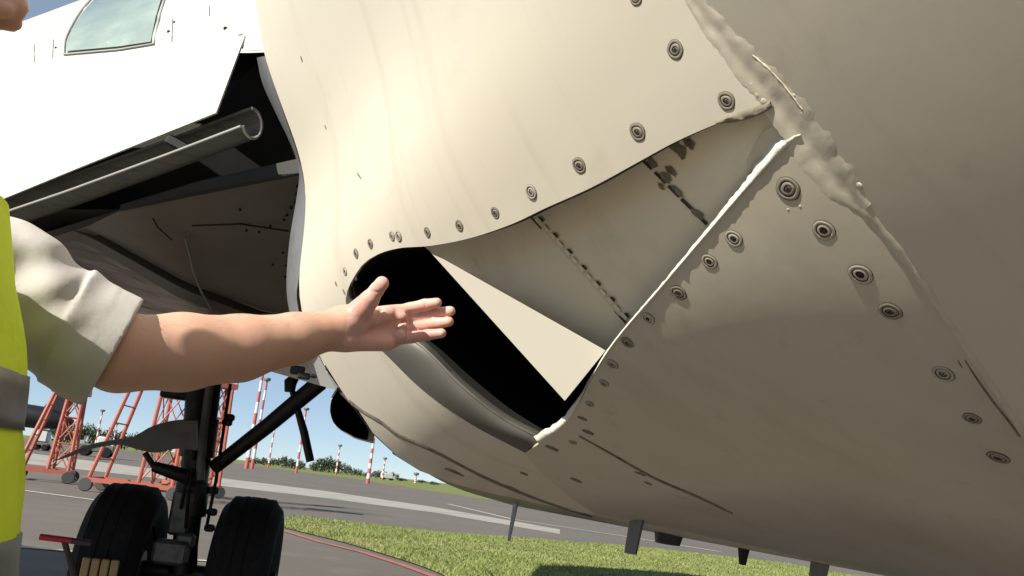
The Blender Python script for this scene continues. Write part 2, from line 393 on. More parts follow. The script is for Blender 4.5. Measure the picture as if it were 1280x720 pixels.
up_edge = smooth_poly([(972, 134), (935, 140), (895, 155), (845, 177), (797, 203), (740, 234), (680, 261), (640, 280), (590, 297), (540, 307), (500, 310), (472, 318), (452, 332), (438, 354)], 9)
lip_out = smooth_poly([(438, 354), (432, 375), (442, 404), (480, 441), (530, 489), (590, 531), (656, 566)], 9)
lo_edge = smooth_poly([(672, 556), (706, 530), (724, 504), (741, 471), (772, 424), (826, 362), (878, 302), (938, 232), (984, 180), (992, 158)], 9)
seam1 = smooth_poly([(400, 448), (410, 468), (427, 491), (451, 511), (474, 524), (503, 544), (544, 562), (588, 585), (617, 599), (661, 617), (700, 631), (745, 643)], 10)
ue, lo_, le, s1 = hits(up_edge), hits(lip_out), hits(lo_edge), hits(seam1)
s1 = [h for h in s1 if h[1] < YE-.004]
print('yseam', [round(float(yseam(np.array(R_(a)))), 2) for a in (-28, 0, 20, 40, 60, 90, 150)]); print('apex', ue[0], 'lip', lo_[0], lo_[-1], 's1', s1[0], s1[-1])
phi_a = ue[0][0]
seamA = [np.array([p, float(yseam(np.array(p)))]) for p in np.linspace(R_(-28), ue[0][0], 26)]
s1s = s1[-1]
# upper panel
split = [np.array([lo_[-1][0]*(1-t)+s1s[0]*t, lo_[-1][1]*(1-t)+s1s[1]*t]) for t in np.linspace(0, 1, 7)]
endc = [np.array([p, YE]) for p in np.linspace(s1[0][0], R_(-28), 90)]
topc = [np.array([R_(-28), y]) for y in np.linspace(YE, seamA[0][1], 20)]
loopU = seamA[:-1]+ue[:-1]+lo_[:-1]+split[:-1]+s1[::-1][:-1]+endc[:-1]+topc[:-1]
upP = panel('upper_fairing_panel', loopU, .035, M['fairing'])
# lower panel runs on under the belly; the aft belly panel lies below the seam
phS = s1s[0]; phE = R_(150)
seamB = [np.array([p, float(yseam(np.array(p)))]) for p in np.linspace(le[-1][0], phE, 60)]
downA = [np.array([p, s1s[1]-.0006]) for p in np.linspace(phE, phS, 40)]
loopL = [q for q in le]+seamB[1:]+downA+[q+np.array([0, -.0006]) for q in split[::-1][1:]]
loP = panel('lower_fairing_panel', loopL, .035, M['lower'])
gp = np.array([.0022, 0])
bl = [q+gp for q in s1]
loopB = bl+[np.array([p, s1s[1]]) for p in np.linspace(phS+.003, phE, 40)][1:]+[np.array([phE, y]) for y in np.linspace(s1s[1], YE, 14)][1:]+[np.array([p, YE]) for p in np.linspace(phE, bl[0][0], 60)][1:-1]
beP = panel('belly_panel', loopB, .05, M['belly'])
# port side / roof of the fairing zone and everything aft
def grid(name, p0, p1, y0f, y1f, npn, nyn, m):
    P = np.radians(np.linspace(p0, p1, npn)); rs = []
    for t in np.linspace(0, 1, nyn):
        y = y0f(P)*(1-t)+y1f(P)*t
        rs.append(S(P, y))
    out = []
    for r in rs:
        r = np.array(r); k = 1-.022*np.clip(r[:, 1]-7, 0, None)-.004*np.clip(r[:, 1]-7, 0, None)**2  # unseen tail narrowed early, shaped to shift its shadow across the grass
        r[:, 0] = CX+(r[:, 0]-CX)*k; r[:, 2] = CZ+(1-k)*RF+(r[:, 2]-CZ)*k; out.append(r)
    rs = out
    mb = MB(); mb.rings(rs, closed=False); mb.f = [f[::-1] for f in mb.f]; return mb.build(name, m, plane, True, 60)
yE = lambda P: 0*P+YE
grid('fairing_port_side', 150, 332, yseam, yE, 50, 12, M['fairing'])
grid('aft_belly_skin', 46, 180, yE, lambda P: 0*P+14, 70, 60, M['belly'])
grid('aft_upper_skin', 180, 361, yE, lambda P: 0*P+14, 60, 30, M['fairing'])
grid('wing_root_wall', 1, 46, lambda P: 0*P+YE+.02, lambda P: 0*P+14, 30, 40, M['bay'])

# ------------------------------------------------------------------ air inlet
cz = CAM
def deep(px, py, extra):
    h = hit(px, py); p = S(np.array(h[0]), np.array(h[1])); return p+ray(px, py)*extra
_ax = np.array([985., 152.]); _dir = np.array([-365., 255.])
def onramp(px, py, lift=0.):
    """inlet ramp: starts flush at the apex and sinks steadily behind the outer skin"""
    u = float(np.clip(((np.array([px, py])-_ax)@_dir)/(_dir@_dir), 0, 1.3))
    return deep(px, py, .012+.135*u-lift)
def ramp_mesh(name, vs, fs, P, m, parent, thick=.004):
    P = [np.array(p) for p in P]; F = []
    for f in fs:
        a, b, c = [P[i] for i in f[:3]]; F.append(f if np.cross(b-a, c-a)@(CAM-a) > 0 else f[::-1])
    cnt = {}
    for f in F:
        for i in range(len(f)): cnt.setdefault(frozenset((f[i], f[(i+1) % len(f)])), []).append((f[i], f[(i+1) % len(f)]))
    bd = [e[0] for e in cnt.values() if len(e) == 1]; ids = {v: len(P)+k for k, v in enumerate(sorted({i for e in bd for i in e}))}
    V = P+[P[i]+ray(700, 300)*thick for i in sorted(ids, key=lambda q: ids[q])]
    return obj(name, V, F+[(b, a, ids[a], ids[b]) for a, b in bd], m, parent, True, 50)
def flat_panel(name, pix, m, thick=.004, lift=0., parent=plane):
    L = np.array(dens(list(pix)+[pix[0]], 12)[:-1]); vs, fs, _ = cdt(L, 14)
    return ramp_mesh(name, vs, fs, [onramp(x, y, lift) for x, y in vs], m, parent, thick)
pn = -ray(700, 330)
# seams on the ramp: px lines (664,271)-(780,402) and (806,198)-(886,282), extended under the skin edges
def lerp(a, b, t): return (a[0]+(b[0]-a[0])*t, a[1]+(b[1]-a[1])*t)
r1a, r1b = (648, 252), (788, 411)
r2a, r2b = (796, 188), (893, 291)
rampA = flat_panel('inlet_ramp_plate', [r2a, r2b, (940, 238), (1003, 172), (985, 140), (940, 128), (870, 150)], M['duct'])
rampB = flat_panel('inlet_ramp_plate', [r1a, r1b, (830, 360), r2b, r2a, (720, 230)], M['duct'], lift=-.002)
rampC = flat_panel('inlet_ramp_plate', [(520, 300), (536, 313), (757, 438), r1b, r1a, (580, 285)], M['duct'], lift=-.004)
# deflector flap: hinged at its upper long side, tipped towards the light
fa_, fb_, fc_ = deep(537, 314, .012), deep(757, 438, .035), deep(706, 501, -.07)
mb = prism([fa_, fb_, fc_], ray(660, 430)*.006)
a, b, c = [np.array(mb.v[i]) for i in mb.f[0][:3]]
if np.cross(b-a, c-a)@(CAM-a) < 0: mb.f = [f[::-1] for f in mb.f]
fn = np.cross(fb_-fa_, fc_-fa_); fn /= np.linalg.norm(fn); fn = fn if fn@(CAM-fa_) > 0 else -fn
print('flap.sun', fn@np.array(SUN), fn)
flap = mb.build('deflector_flap', M['deflector'], plane, False)
# piano hinge on seam 1 (knuckles) and dirty seam 2
def ramp_bar(a, b, wpx, h, m, name, parent):
    a, b = np.array(a, float), np.array(b, float); t = (b-a)/np.linalg.norm(b-a); n = np.array([-t[1], t[0]])*wpx/2
    P = [onramp(*(a+n), h), onramp(*(b+n), h), onramp(*(b-n), h), onramp(*(a-n), h)]
    mb = prism(P, -pn*.004)
    return mb.build(name, m, parent, False)
ramp_bar(lerp((657, 264), (782, 404), 0), lerp((657, 264), (782, 404), 1), 2.2, .0012, M['dirt'], 'seam_gap', rampB)
for k in range(14):
    t0 = (k+.12)/14; t1 = (k+.80)/14
    a = lerp((660, 261), (785, 401), t0); b = lerp((660, 261), (785, 401), t1)
    ramp_bar(a, b, 4.2, .003, M['duct'], 'hinge_knuckle', rampB)
    if k % 2: ramp_bar(lerp((663, 259), (788, 399), t0+.01), lerp((663, 259), (788, 399), t1), 2.0, .0035, M['dirt'], 'hinge_gap', rampB)
for k in range(5):
    t0 = k/5+.02*random.random(); t1 = (k+.85)/5
    ramp_bar(lerp((800, 197), (886, 283), t0), lerp((800, 197), (886, 283), t1), 2.4+random.random()*2, .002, M['dirt'], 'seam_gap', rampA)
# smears of old sealant at seam 2
def blob(name, cx, cy, rx, ry, m, h=.002, parent=None, rot=0):
    P = []; n = 14
    for k in range(n):
        a = 2*math.pi*k/n; q = 1+random.uniform(-.35, .35); x, y = rx*q*math.cos(a), ry*q*math.sin(a)
        P.append(onramp(cx+x*math.cos(rot)-y*math.sin(rot), cy+x*math.sin(rot)+y*math.cos(rot), h))
    c = np.mean(P, 0)+pn*.0015
    mb = MB(); mb.add(P+[c], [(i, (i+1) % n, n) for i in range(n)])
    a, b, c2 = [np.array(mb.v[i]) for i in mb.f[0]]
    if np.cross(b-a, c2-a)@(CAM-a) < 0: mb.f = [f[::-1] for f in mb.f]
    return mb.build(name, m, parent, True, 0)
for (x, y, a, b) in [(848, 187, 16, 7), (838, 213, 10, 4), (862, 180, 8, 5), (832, 222, 9, 4), (846, 238, 10, 3), (872, 268, 9, 4), (815, 205, 8, 4), (826, 232, 6, 3)]:
    blob('sealant_smear', x, y, a, b, M['stain'], .0022+random.random()*.001, rampA, .75)
blob('sealant_patch', 960, 190, 22, 34, M['sealant'], .003, rampA, .3)
blob('sealant_patch', 975, 163, 14, 20, M['sealant'], .004, rampA, .6)
# rolled lip
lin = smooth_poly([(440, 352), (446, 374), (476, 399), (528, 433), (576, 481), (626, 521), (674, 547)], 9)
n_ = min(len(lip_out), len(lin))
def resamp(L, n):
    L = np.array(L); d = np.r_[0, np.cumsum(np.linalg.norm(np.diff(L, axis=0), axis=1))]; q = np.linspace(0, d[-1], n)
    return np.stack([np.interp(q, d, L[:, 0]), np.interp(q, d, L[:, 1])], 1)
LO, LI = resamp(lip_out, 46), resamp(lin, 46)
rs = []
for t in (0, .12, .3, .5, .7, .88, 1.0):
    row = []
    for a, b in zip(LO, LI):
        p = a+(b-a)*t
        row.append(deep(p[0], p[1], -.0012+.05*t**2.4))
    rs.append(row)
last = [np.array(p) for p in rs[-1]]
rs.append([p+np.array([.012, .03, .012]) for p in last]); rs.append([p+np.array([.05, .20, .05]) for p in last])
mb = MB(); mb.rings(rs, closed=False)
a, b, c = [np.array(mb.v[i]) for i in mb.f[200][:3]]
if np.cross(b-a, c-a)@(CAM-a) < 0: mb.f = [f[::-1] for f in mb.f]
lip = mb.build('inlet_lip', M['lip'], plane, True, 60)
mb = MB(); mb.tube([p-ray(660, 450)*.001 for p in last], .0026, 6)
mb.build('lip_rim', M['gearlight'], lip)
# dark duct behind: walls run from just under the skin edge, round the lip, into the body
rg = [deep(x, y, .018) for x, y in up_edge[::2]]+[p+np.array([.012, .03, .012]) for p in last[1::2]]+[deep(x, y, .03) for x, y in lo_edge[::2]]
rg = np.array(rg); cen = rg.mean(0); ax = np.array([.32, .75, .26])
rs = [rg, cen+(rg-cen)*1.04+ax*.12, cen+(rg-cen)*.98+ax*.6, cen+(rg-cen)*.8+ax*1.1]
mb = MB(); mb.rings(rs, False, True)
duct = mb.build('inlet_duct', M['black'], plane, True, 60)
# bright turned edge of the lower panel
le_px = smooth_poly([(672, 553), (704, 531), (723, 503), (740, 471), (771, 424), (824, 362), (876, 301), (937, 230), (984, 178), (1001, 169)], 5)
W = np.interp(np.linspace(0, 1, len(le_px)), [0, .06, .11, .16, .22, .4, .6, .8, .9, .97, 1], [9, 9, 5, 2.0, 1.9, 2.3, 3.4, 6, 12, 17, 9])
rs = []
for i, c in enumerate(le_px):
    t = le_px[min(i+1, len(le_px)-1)]-le_px[max(i-1, 0)]; t = t/np.linalg.norm(t); nn = np.array([t[1], -t[0]])
    if nn[0] > 0: nn = -nn
    w_ = W[i]*(1+rng.normal()*.10); row = []
    for q, dep in ((.25, -.001), (-.02, -.0045), (-.45, .004), (-1.0, .022)):
        p = c+nn*(-q)*w_; row.append(deep(p[0], p[1], dep+rng.normal()*.0005))
    rs.append(row)
mb = MB(); mb.rings(rs, closed=False)
a, b, c = [np.array(mb.v[i]) for i in mb.f[100][:3]]
if np.cross(b-a, c-a)@(CAM-a) < 0: mb.f = [f[::-1] for f in mb.f]
mb.build('white_turned_edge', M['white'], plane, True, 0)
# dark lifted rubber strip at the apex of the upper edge
mb = MB(); mb.tube([deep(x, y, -.002) for x, y in smooth_poly([(898, 155), (915, 149), (935, 144), (953, 137), (966, 131)], 4)], [.003, .0045, .005, .005]+[.0048]*100, 8) if False else None
strip_on('lifted_edge_strip', [(897, 153), (915, 148), (938, 142), (955, 135), (966, 129)], [5, 11, 12, 12, 9], M['stain'], lift=.004, n=5, noise=.0008, sp=4)
# sealant along the forward seam
strip_on('seam_sealant', [(835, -60), (868, 0), (900, 42), (935, 82), (968, 118), (992, 150), (1016, 186), (1040, 218), (1066, 246), (1082, 262)], [16, 20, 26, 34, 40, 44, 50, 52, 46, 18], M['sealant'], lift=.0014, n=9, noise=.0002, sp=6)
strip_on('seam_sealant', [(1078, 262), (1105, 292), (1150, 350), (1200, 425), (1262, 515), (1290, 560)], [14, 12, 9, 8, 8, 8], M['sealant'], lift=.0012, n=5, noise=.0003, sp=8)
for k, (x, y, r_) in enumerate([(940, 105, 4), (948, 118, 5), (956, 126, 6), (930, 88, 3.5), (908, 50, 4), (965, 112, 3), (893, 34, 3), (1003, 142, 5), (1012, 196, 4), (1000, 258, 2.2), (985, 262, 2), (1074, 232, 5), (1060, 214, 3), (992, 120, 4), (905, 66, 3), (884, 40, 2.5)]):
    h = hit(x, y); p = S(np.array(h[0]), np.array(h[1])); nrm = Sn(np.array(h[0]), np.array(h[1])); D = np.linalg.norm(p-CAM); rr = r_*D/F_PX
    mb = MB(); mb.lathe([(rr, -.0005), (rr*.85, rr*.14), (rr*.5, rr*.25), (rr*.1, rr*.28)], p, nrm, 9); mb.build('sealant_lump', M['sealant'], fus)
strip_on('sealant_ridge', [(941, 68), (968, 92), (985, 112), (1003, 136)], [2, 2.5, 2, 3.5], M['sealantlight'], lift=.0014, n=5, noise=.0002, sp=3)
# dirty seam lines
strip_on('seam_line', [(724, 545), (760, 565), (817, 597), (872, 621), (916, 642)], [2.5, 3.2, 3.5, 3.5, 3], M['stain'], loP, lift=.0012, n=3)
strip_on('seam_line', [(1206, 450), (1222, 475), (1240, 500), (1262, 528), (1275, 546)], [1.8, 2.5, 3.5, 3, 3], M['stain'], fus, lift=.0012, n=3)
sx = []
for (cl, wd) in [([(398, 445), (410, 468), (427, 492), (451, 513), (474, 527), (503, 547), (544, 565), (588, 588), (617, 602), (661, 620), (700, 634), (740, 646)], [3, 4.5, 4, 4, 4, 4, 3.5, 4, 3.5, 3, 2.5])]:
    strip_on('belly_seam', cl, wd, M['stain'], beP, lift=.002, n=3)
for (x, y, a, b) in [(568, 590, 12, 2), (640, 610, 10, 2), (655, 592, 5, 2), (720, 600, 7, 2.5), (800, 592, 7, 2), (810, 604, 5, 2), (690, 560, 8, 3), (735, 540, 7, 3), (728, 523, 6, 2.5)]:
    strip_on('dirt_smear', [(x-a, y-a*.35), (x, y), (x+a, y+a*.45)], [b, b*1.6, b], M['stain'], loP if x > 650 else upP, lift=.0008, n=3, sp=4)
for (x, y, L, dx) in [(407, 159, 6, .3), (377, 74, 8, .3), (449, 220, 8, .7), (430, 338, 6, .4), (420, 355, 6, .4), (1200, 455, 10, .6), (430, 365, 7, .5)]:
    strip_on('scratch', [(x-L*dx*.5, y-L/2), (x, y), (x+L*dx*.5, y+L/2)], [1.2, 2.2, 1.2], M['stain'], upP if x < 700 else fus, lift=.0006, n=3, sp=3)

# quarter-turn fasteners: stepped ring with dirty groove and crossed head
def fastener_mesh():
    n = 18; V = []; F = []; MI = []
    prof = [(1.16, -.02, 1), (1.10, .06, 1), (1.04, .13, 0), (.86, .16, 0), (.78, .10, 0), (.74, .02, 1), (.68, .02, 1), (.64, .09, 0), (.54, .13, 0), (.40, .11, 0), (.36, .03, 1), (.28, .03, 1), (.20, .09, 0), (.0, .11, 0)]
    for r, h, _ in prof[:-1]:
        V += [(r*math.cos(2*math.pi*k/n), r*math.sin(2*math.pi*k/n), h) for k in range(n)]
    V.append((0, 0, prof[-1][1]))
    for i in range(len(prof)-2):
        for k in range(n):
            F.append((i*n+k, i*n+(k+1) % n, (i+1)*n+(k+1) % n, (i+1)*n+k)); MI.append(1 if (prof[i][2] and prof[i+1][2]) or (prof[i+1][2]) else 0)
    b = (len(prof)-2)*n
    for k in range(n): F.append((b+k, b+(k+1) % n, len(V)-1)); MI.append(0)
    nv = len(V)
    for a in (.4, .4+math.pi/2):
        c, s = math.cos(a), math.sin(a)
        q = [(-.30, -.05), (.30, -.05), (.30, .05), (-.30, .05)]
        V += [(x*c-y*s, x*s+y*c, .135) for x, y in q]; F.append((nv, nv+1, nv+2, nv+3)); MI.append(1); nv += 4
    me = bpy.data.meshes.new('fastener'); me.from_pydata(V, [], F); me.materials.append(M['fastener']); me.materials.append(M['dirt'])
    for p, mi in zip(me.polygons, MI): p.material_index = mi
    me.shade_smooth(); me.set_sharp_from_angle(angle=R_(50)); return me
FM = fastener_mesh()
FM2 = FM.copy(); FM2.name = 'fastener_dirty'; FM2.materials[0] = M['fastdirty']
FM3 = FM.copy(); FM3.name = 'fastener_worn'; FM3.materials[0] = M['fastworn']
for me_ in (FM2, FM3):
    for v in me_.vertices:
        q_ = math.hypot(v.co.x, v.co.y); v.co.z *= (.75 if q_ > .6 else 1.25); v.co.x += .05*math.sin(v.co.y*4)*(me_ is FM2)+.03*(q_ < .5); v.co.y += .04*math.sin(v.co.x*3+1)
    for p_ in me_.polygons:
        if p_.center.to_2d().length < (.42 if me_ is FM3 else .2): p_.material_index = 1
def fastener(px, py, rpx, parent, h=None, name='fastener'):
    hh = hit(px, py); p = S(np.array(hh[0]), np.array(hh[1])); nrm = Sn(np.array(hh[0]), np.array(hh[1])); D = np.linalg.norm(p-CAM)
    q = Vector(nrm).to_track_quat('Z', 'Y').to_matrix().to_4x4() @ Matrix.Rotation(random.uniform(-.06, .06), 4, 'X') @ Matrix.Rotation(random.uniform(0, 6.28), 4, 'Z')
    sc_ = rpx*D/F_PX/1.1*random.uniform(.93, 1.05)
    o = bpy.data.objects.new(name, random.choice((FM, FM2, FM2, FM3))); COL.objects.link(o); o.parent = parent
    o.matrix_basis = wmat(parent).inverted() @ (Matrix.Translation(p+nrm*.0004) @ q @ Matrix.Diagonal((sc_, sc_, sc_*.75, 1)))
    return o
for (x, y, r) in [(795, -3, 9), (844, 62, 12), (908, 126, 12), (797, 165, 11.5), (724, 207, 10.5), (664, 240, 9.5), (619, 266, 8), (574, 282, 7), (534, 290, 6.5), (498, 295, 6.5), (490, 295, 6), (463, 305, 6.5), (445, 317, 6), (431, 339, 5)]:
    fastener(x, y, r, upP)
for (x, y, r) in [(985, 236, 15), (1030, 288, 14), (1076, 343, 14), (1113, 389, 13), (1179, 467, 12), (1215, 523, 10), (1248, 572, 12), (917, 298, 12), (887, 327, 10.5), (848, 366, 11), (810, 398, 9.5), (784, 428, 8.5), (765, 455, 8), (755, 479, 6.5), (737, 505, 6), (716, 553, 5)]:
    fastener(x, y, r, loP if x < 1200 else loP)

# ------------------------------------------------------------------ fairing rear edge, wing root
cont = smooth_poly([(331, 70), (346, 110), (362, 152), (375, 190), (384, 225), (386, 250), (381, 300), (373, 350), (371, 375), (380, 410), (398, 446)], 8)
left = smooth_poly([(321, 72), (328, 104), (345, 142), (366, 186), (374, 215), (371, 245), (362, 300), (358, 350), (360, 380), (368, 410), (388, 446)], 8)
a_, b_ = resamp(cont, 50), resamp(left, 50)
rs = [[atY(*p, YE+.002) for p in a_], [atY(*(p*.5+q*.5), YE+.05) for p, q in zip(a_, b_)], [atY(*q, YE+.13) for q in b_], [atY(q[0]+6, q[1], YE+.35) for q in b_]]
mb = MB(); mb.rings(rs, closed=False); mb.build('fairing_edge_flange', M['flange'], plane, True, 60)

# krueger flap: tapered white slab hanging at the wing leading edge
def kY(x): return 2.30+(300-x)*.0021
top = [(306, 44), (200, 58), (100, 71), (0, 85), (-150, 106), (-320, 130)]
bot = [(270, 141), (200, 169), (100, 209), (0, 250), (-150, 312), (-320, 382)]
T, B = resamp(top, 24), resamp(bot, 24)
rs = []
for a, b in zip(T, B):
    row = []
    for t in np.linspace(0, 1, 7):
        p = a+(b-a)*t; bul = .03*math.sin(math.pi*t)
        row.append(atY(p[0], p[1], kY(p[0])-bul))
    rs.append(row)
N_ = np.array([0, -1, -.2])
back = [[p+np.array([0, .022, .006]) for p in r] for r in rs]
mb = MB(); mb.rings([list(r)+list(reversed(k)) for r, k in zip(rs, back)], True, True)
kf = mb.build('krueger_flap', M['krueger'], plane, True, 50)
# dirty hinge fittings on its inboard edge
for (x, y) in [(301, 52), (283, 92)]:
    mb = MB(); mb.box(atY(x, y, 2.33), (.016, .03, .035), bev=.004); mb.build('hinge_fitting', M['stain'], kf)
# folding bullnose: C-section tube
ca = [atY(314, 154, 2.36), atY(220, 190, 2.53), atY(100, 234, 2.78), atY(0, 268, 2.98), atY(-250, 350, 3.5)]
rads = [.044, .046, .049, .052, .055]
angs = np.radians(np.linspace(-18, 236, 26)); rs = []
CAx = [np.array([np.interp(t, np.linspace(0, 1, 5), [c[i] for c in ca]) for i in range(3)]) for t in np.linspace(0, 1, 30)]
for i, c in enumerate(CAx):
    r = np.interp(i/29, np.linspace(0, 1, 5), rads)
    ay = np.array([.55, .84, 0.]); az = np.array([0, 0, 1.])
    o_ = [c+r*(az*math.cos(a)+ay*math.sin(a)) for a in angs]; n__ = [c+(r-.007)*(az*math.cos(a)+ay*math.sin(a)) for a in angs[::-1]]
    rs.append(o_+n__)
mb = MB(); mb.rings(rs, True, True); bn = mb.build('bullnose', M['alu'], kf, True, 50)
mb = MB(); mb.tube([CAx[0]+np.array([.002, 0, 0])+(0.044-.0035)*(az*math.cos(a)+ay*math.sin(a)) for a in angs], .0048, 6); mb.build('bullnose_rim', M['aluring'], kf)
mb = MB(); mb.tube([c+(r_ := np.interp(i/29, np.linspace(0, 1, 5), rads))*(az*math.cos(angs[-1])+ay*math.sin(angs[-1])) for i, c in enumerate(CAx)], .004, 6); mb.build('bullnose_edge', M['aluring'], kf)
mb = MB(); mb.box(CAx[7]+np.array([0, -.02, .012]), (.07, .02, .03), Matrix.Rotation(.35, 3, 'Y'), bev=.004); mb.build('bullnose_bracket', M['bay'], kf)
# leading edge bay (dark recess)
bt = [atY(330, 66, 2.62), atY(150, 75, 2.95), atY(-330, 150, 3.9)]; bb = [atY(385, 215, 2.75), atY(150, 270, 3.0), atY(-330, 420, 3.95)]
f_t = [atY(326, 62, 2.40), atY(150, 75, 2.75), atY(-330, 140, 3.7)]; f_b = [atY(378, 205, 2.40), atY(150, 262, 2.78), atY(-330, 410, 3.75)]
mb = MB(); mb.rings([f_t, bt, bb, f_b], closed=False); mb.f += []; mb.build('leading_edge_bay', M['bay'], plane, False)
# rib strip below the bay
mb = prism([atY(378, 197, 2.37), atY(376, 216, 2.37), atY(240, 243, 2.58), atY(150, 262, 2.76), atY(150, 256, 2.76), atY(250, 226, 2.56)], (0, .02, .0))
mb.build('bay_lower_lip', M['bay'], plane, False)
# wing lower skin: three fields, swept, running aft to the flap
def sheet(name, rows, m, n=24, thick=(0, 0, .012)):
    rs = []
    for r in rows:
        P = np.array([atY(x, y, Y) for x, y, Y in r]); t = np.linspace(0, 1, len(P)); q = np.linspace(0, 1, n)
        rs.append([np.array([np.interp(u, t, P[:, k]) for k in range(3)]) for u in q])
    # refine between rows
    out = []
    for a, b in zip(rs[:-1], rs[1:]):
        for k in range(6): out.append([x+(y-x)*k/6 for x, y in zip(a, b)])
    out.append(rs[-1])
    mb = MB(); mb.rings(out, closed=False)
    a, b, c = [np.array(mb.v[i]) for i in mb.f[len(mb.f)//2][:3]]
    if np.cross(b-a, c-a)@(CAM-a) < 0: mb.f = [f[::-1] for f in mb.f]
    return mb.build(name, m, plane, True, 60)
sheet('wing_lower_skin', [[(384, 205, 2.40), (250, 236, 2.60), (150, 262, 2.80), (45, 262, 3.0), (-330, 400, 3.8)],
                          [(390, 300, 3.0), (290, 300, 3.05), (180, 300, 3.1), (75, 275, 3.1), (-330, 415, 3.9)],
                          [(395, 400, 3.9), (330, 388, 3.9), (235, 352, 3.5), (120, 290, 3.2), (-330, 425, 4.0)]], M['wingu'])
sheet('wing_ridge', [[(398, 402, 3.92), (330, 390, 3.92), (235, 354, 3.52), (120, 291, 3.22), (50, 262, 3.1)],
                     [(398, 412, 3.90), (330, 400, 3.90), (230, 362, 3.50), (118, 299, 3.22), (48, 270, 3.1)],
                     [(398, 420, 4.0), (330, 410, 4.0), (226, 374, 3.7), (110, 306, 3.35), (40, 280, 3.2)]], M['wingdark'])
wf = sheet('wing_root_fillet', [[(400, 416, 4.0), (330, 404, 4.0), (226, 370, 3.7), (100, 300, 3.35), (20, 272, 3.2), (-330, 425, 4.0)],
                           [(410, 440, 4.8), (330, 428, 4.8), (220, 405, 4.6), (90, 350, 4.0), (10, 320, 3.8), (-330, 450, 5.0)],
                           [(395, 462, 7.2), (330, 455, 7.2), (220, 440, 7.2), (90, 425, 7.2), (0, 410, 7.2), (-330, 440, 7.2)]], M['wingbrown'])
# thin line (bonding wire) hanging across the skin and panel seams
mb = MB(); mb.tube([atY(x, y, Y) for x, y, Y in [(231, 296, 3.0), (236, 312, 3.05), (242, 340, 3.3), (252, 365, 3.5), (264, 386, 3.7)]], .005, 6); mb.build('bonding_wire', M['flange'], plane)
def dark_line(pts, r, nm='panel_seam'):
    mb = MB(); mb.tube([atY(*p) for p in pts], r, 5); return mb.build(nm, M['black'], plane)
dark_line([(240, 282, 2.92), (300, 280, 2.88), (362, 289, 2.86)], .003); dark_line([(190, 272, 2.87), (198, 285, 2.9), (215, 300, 3.0)], .0025)
for (x, y) in [(372, 233), (371, 243), (369, 253), (364, 260), (359, 269), (355, 275), (338, 283), (354, 316), (357, 332), (356, 346), (341, 331), (324, 290), (308, 288), (300, 262)]:
    Yk = np.interp(y, [205, 300, 400], [2.38, 2.95, 3.8])
    mb = MB(); mb.lathe([(.005, -.004), (.005, .004), (.001, .006)], atY(x, y, Yk), -ray(x, y), 8); mb.build('rivet', M['black'], plane)
for pts in ([(80, 315, 3.55), (150, 345, 4.0), (220, 375, 4.2)], [(150, 365, 4.2), (175, 372, 4.3), (222, 383, 4.6)], [(160, 340, 3.9), (150, 360, 4.3)], [(225, 374, 4.1), (219, 390, 4.6)]): dark_line(pts, .0035)
mb = prism([atY(*p) for p in [(155, 372, 4.3), (178, 366, 4.1), (200, 388, 4.6), (175, 391, 4.9)]], (0, .01, .01)); mb.build('access_cover', M['flange'], wf, False)
# main body of the wing: a closed slab so it shades the ground
root = [(2.75, 2.04), (2.85, 2.62), (3.3, 2.78), (4.6, 2.82), (7.6, 2.35), (7.7, 2.25), (4.6, 2.16)]
rs = []
for X, dy, dz, s_ in ((-.2, .12, .02, 1), (-3, 1.6, .18, .9), (-8, 4.4, .75, .62), (-13.5, 7.4, 1.4, .36)):
    rs.append([(X, 2.75+(y-2.75)*s_+dy, 2.1+(z-2.1)*s_+dz) for y, z in root])
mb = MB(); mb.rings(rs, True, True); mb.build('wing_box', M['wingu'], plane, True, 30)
# upper leading edge skin with landing light
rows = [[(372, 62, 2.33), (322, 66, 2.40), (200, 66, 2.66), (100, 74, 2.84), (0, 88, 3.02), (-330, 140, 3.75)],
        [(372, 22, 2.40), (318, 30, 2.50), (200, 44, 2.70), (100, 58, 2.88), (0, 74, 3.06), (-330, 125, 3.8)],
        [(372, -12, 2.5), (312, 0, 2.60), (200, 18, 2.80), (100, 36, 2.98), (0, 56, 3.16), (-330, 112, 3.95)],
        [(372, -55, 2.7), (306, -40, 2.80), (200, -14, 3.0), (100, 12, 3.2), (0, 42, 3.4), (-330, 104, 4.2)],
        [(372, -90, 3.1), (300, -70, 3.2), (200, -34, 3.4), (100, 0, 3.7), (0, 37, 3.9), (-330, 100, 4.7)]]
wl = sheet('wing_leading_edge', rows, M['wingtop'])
bv = BVHTree.FromPolygons([tuple(wmat(wl) @ v.co) for v in wl.data.vertices], [tuple(p.vertices) for p in wl.data.polygons])
def on_wing(px, py, lift):
    l, n, i, d = bv.ray_cast(Vector(CAM), Vector(ray(px, py)))
    if l is None: return None
    if n.dot(l-Vector(CAM)) > 0: n = -n
    return l+n*lift
def drape(name, poly, sp, lift, m, parent):
    vs, fs, _ = cdt(np.array(poly), sp); P = [on_wing(x, y, lift) for x, y in vs]
    bad = {i for i, p in enumerate(P) if p is None}
    P = [p if p is not None else Vector((0, 0, 0)) for p in P]
    F = []
    for f in fs:
        if bad & set(f): continue
        a, b, c = [P[i] for i in f[:3]]
        F.append(f if (b-a).cross(c-a).dot(Vector(CAM)-a) > 0 else f[::-1])
    return obj(name, P, F, m, parent, True, 60)
lens = smooth_poly([(84, 66), (86, 52), (94, 34), (106, 16), (120, 0), (126, -8)], 6)+[(206, -8), (203, 0), (196, 24), (190, 54), (150, 60)]
bez = smooth_poly([(81, 69), (82, 52), (91, 32), (103, 13), (117, -3), (121, -8)], 6)+[(209, -8), (206, 0), (199, 25), (193, 56), (150, 63)]
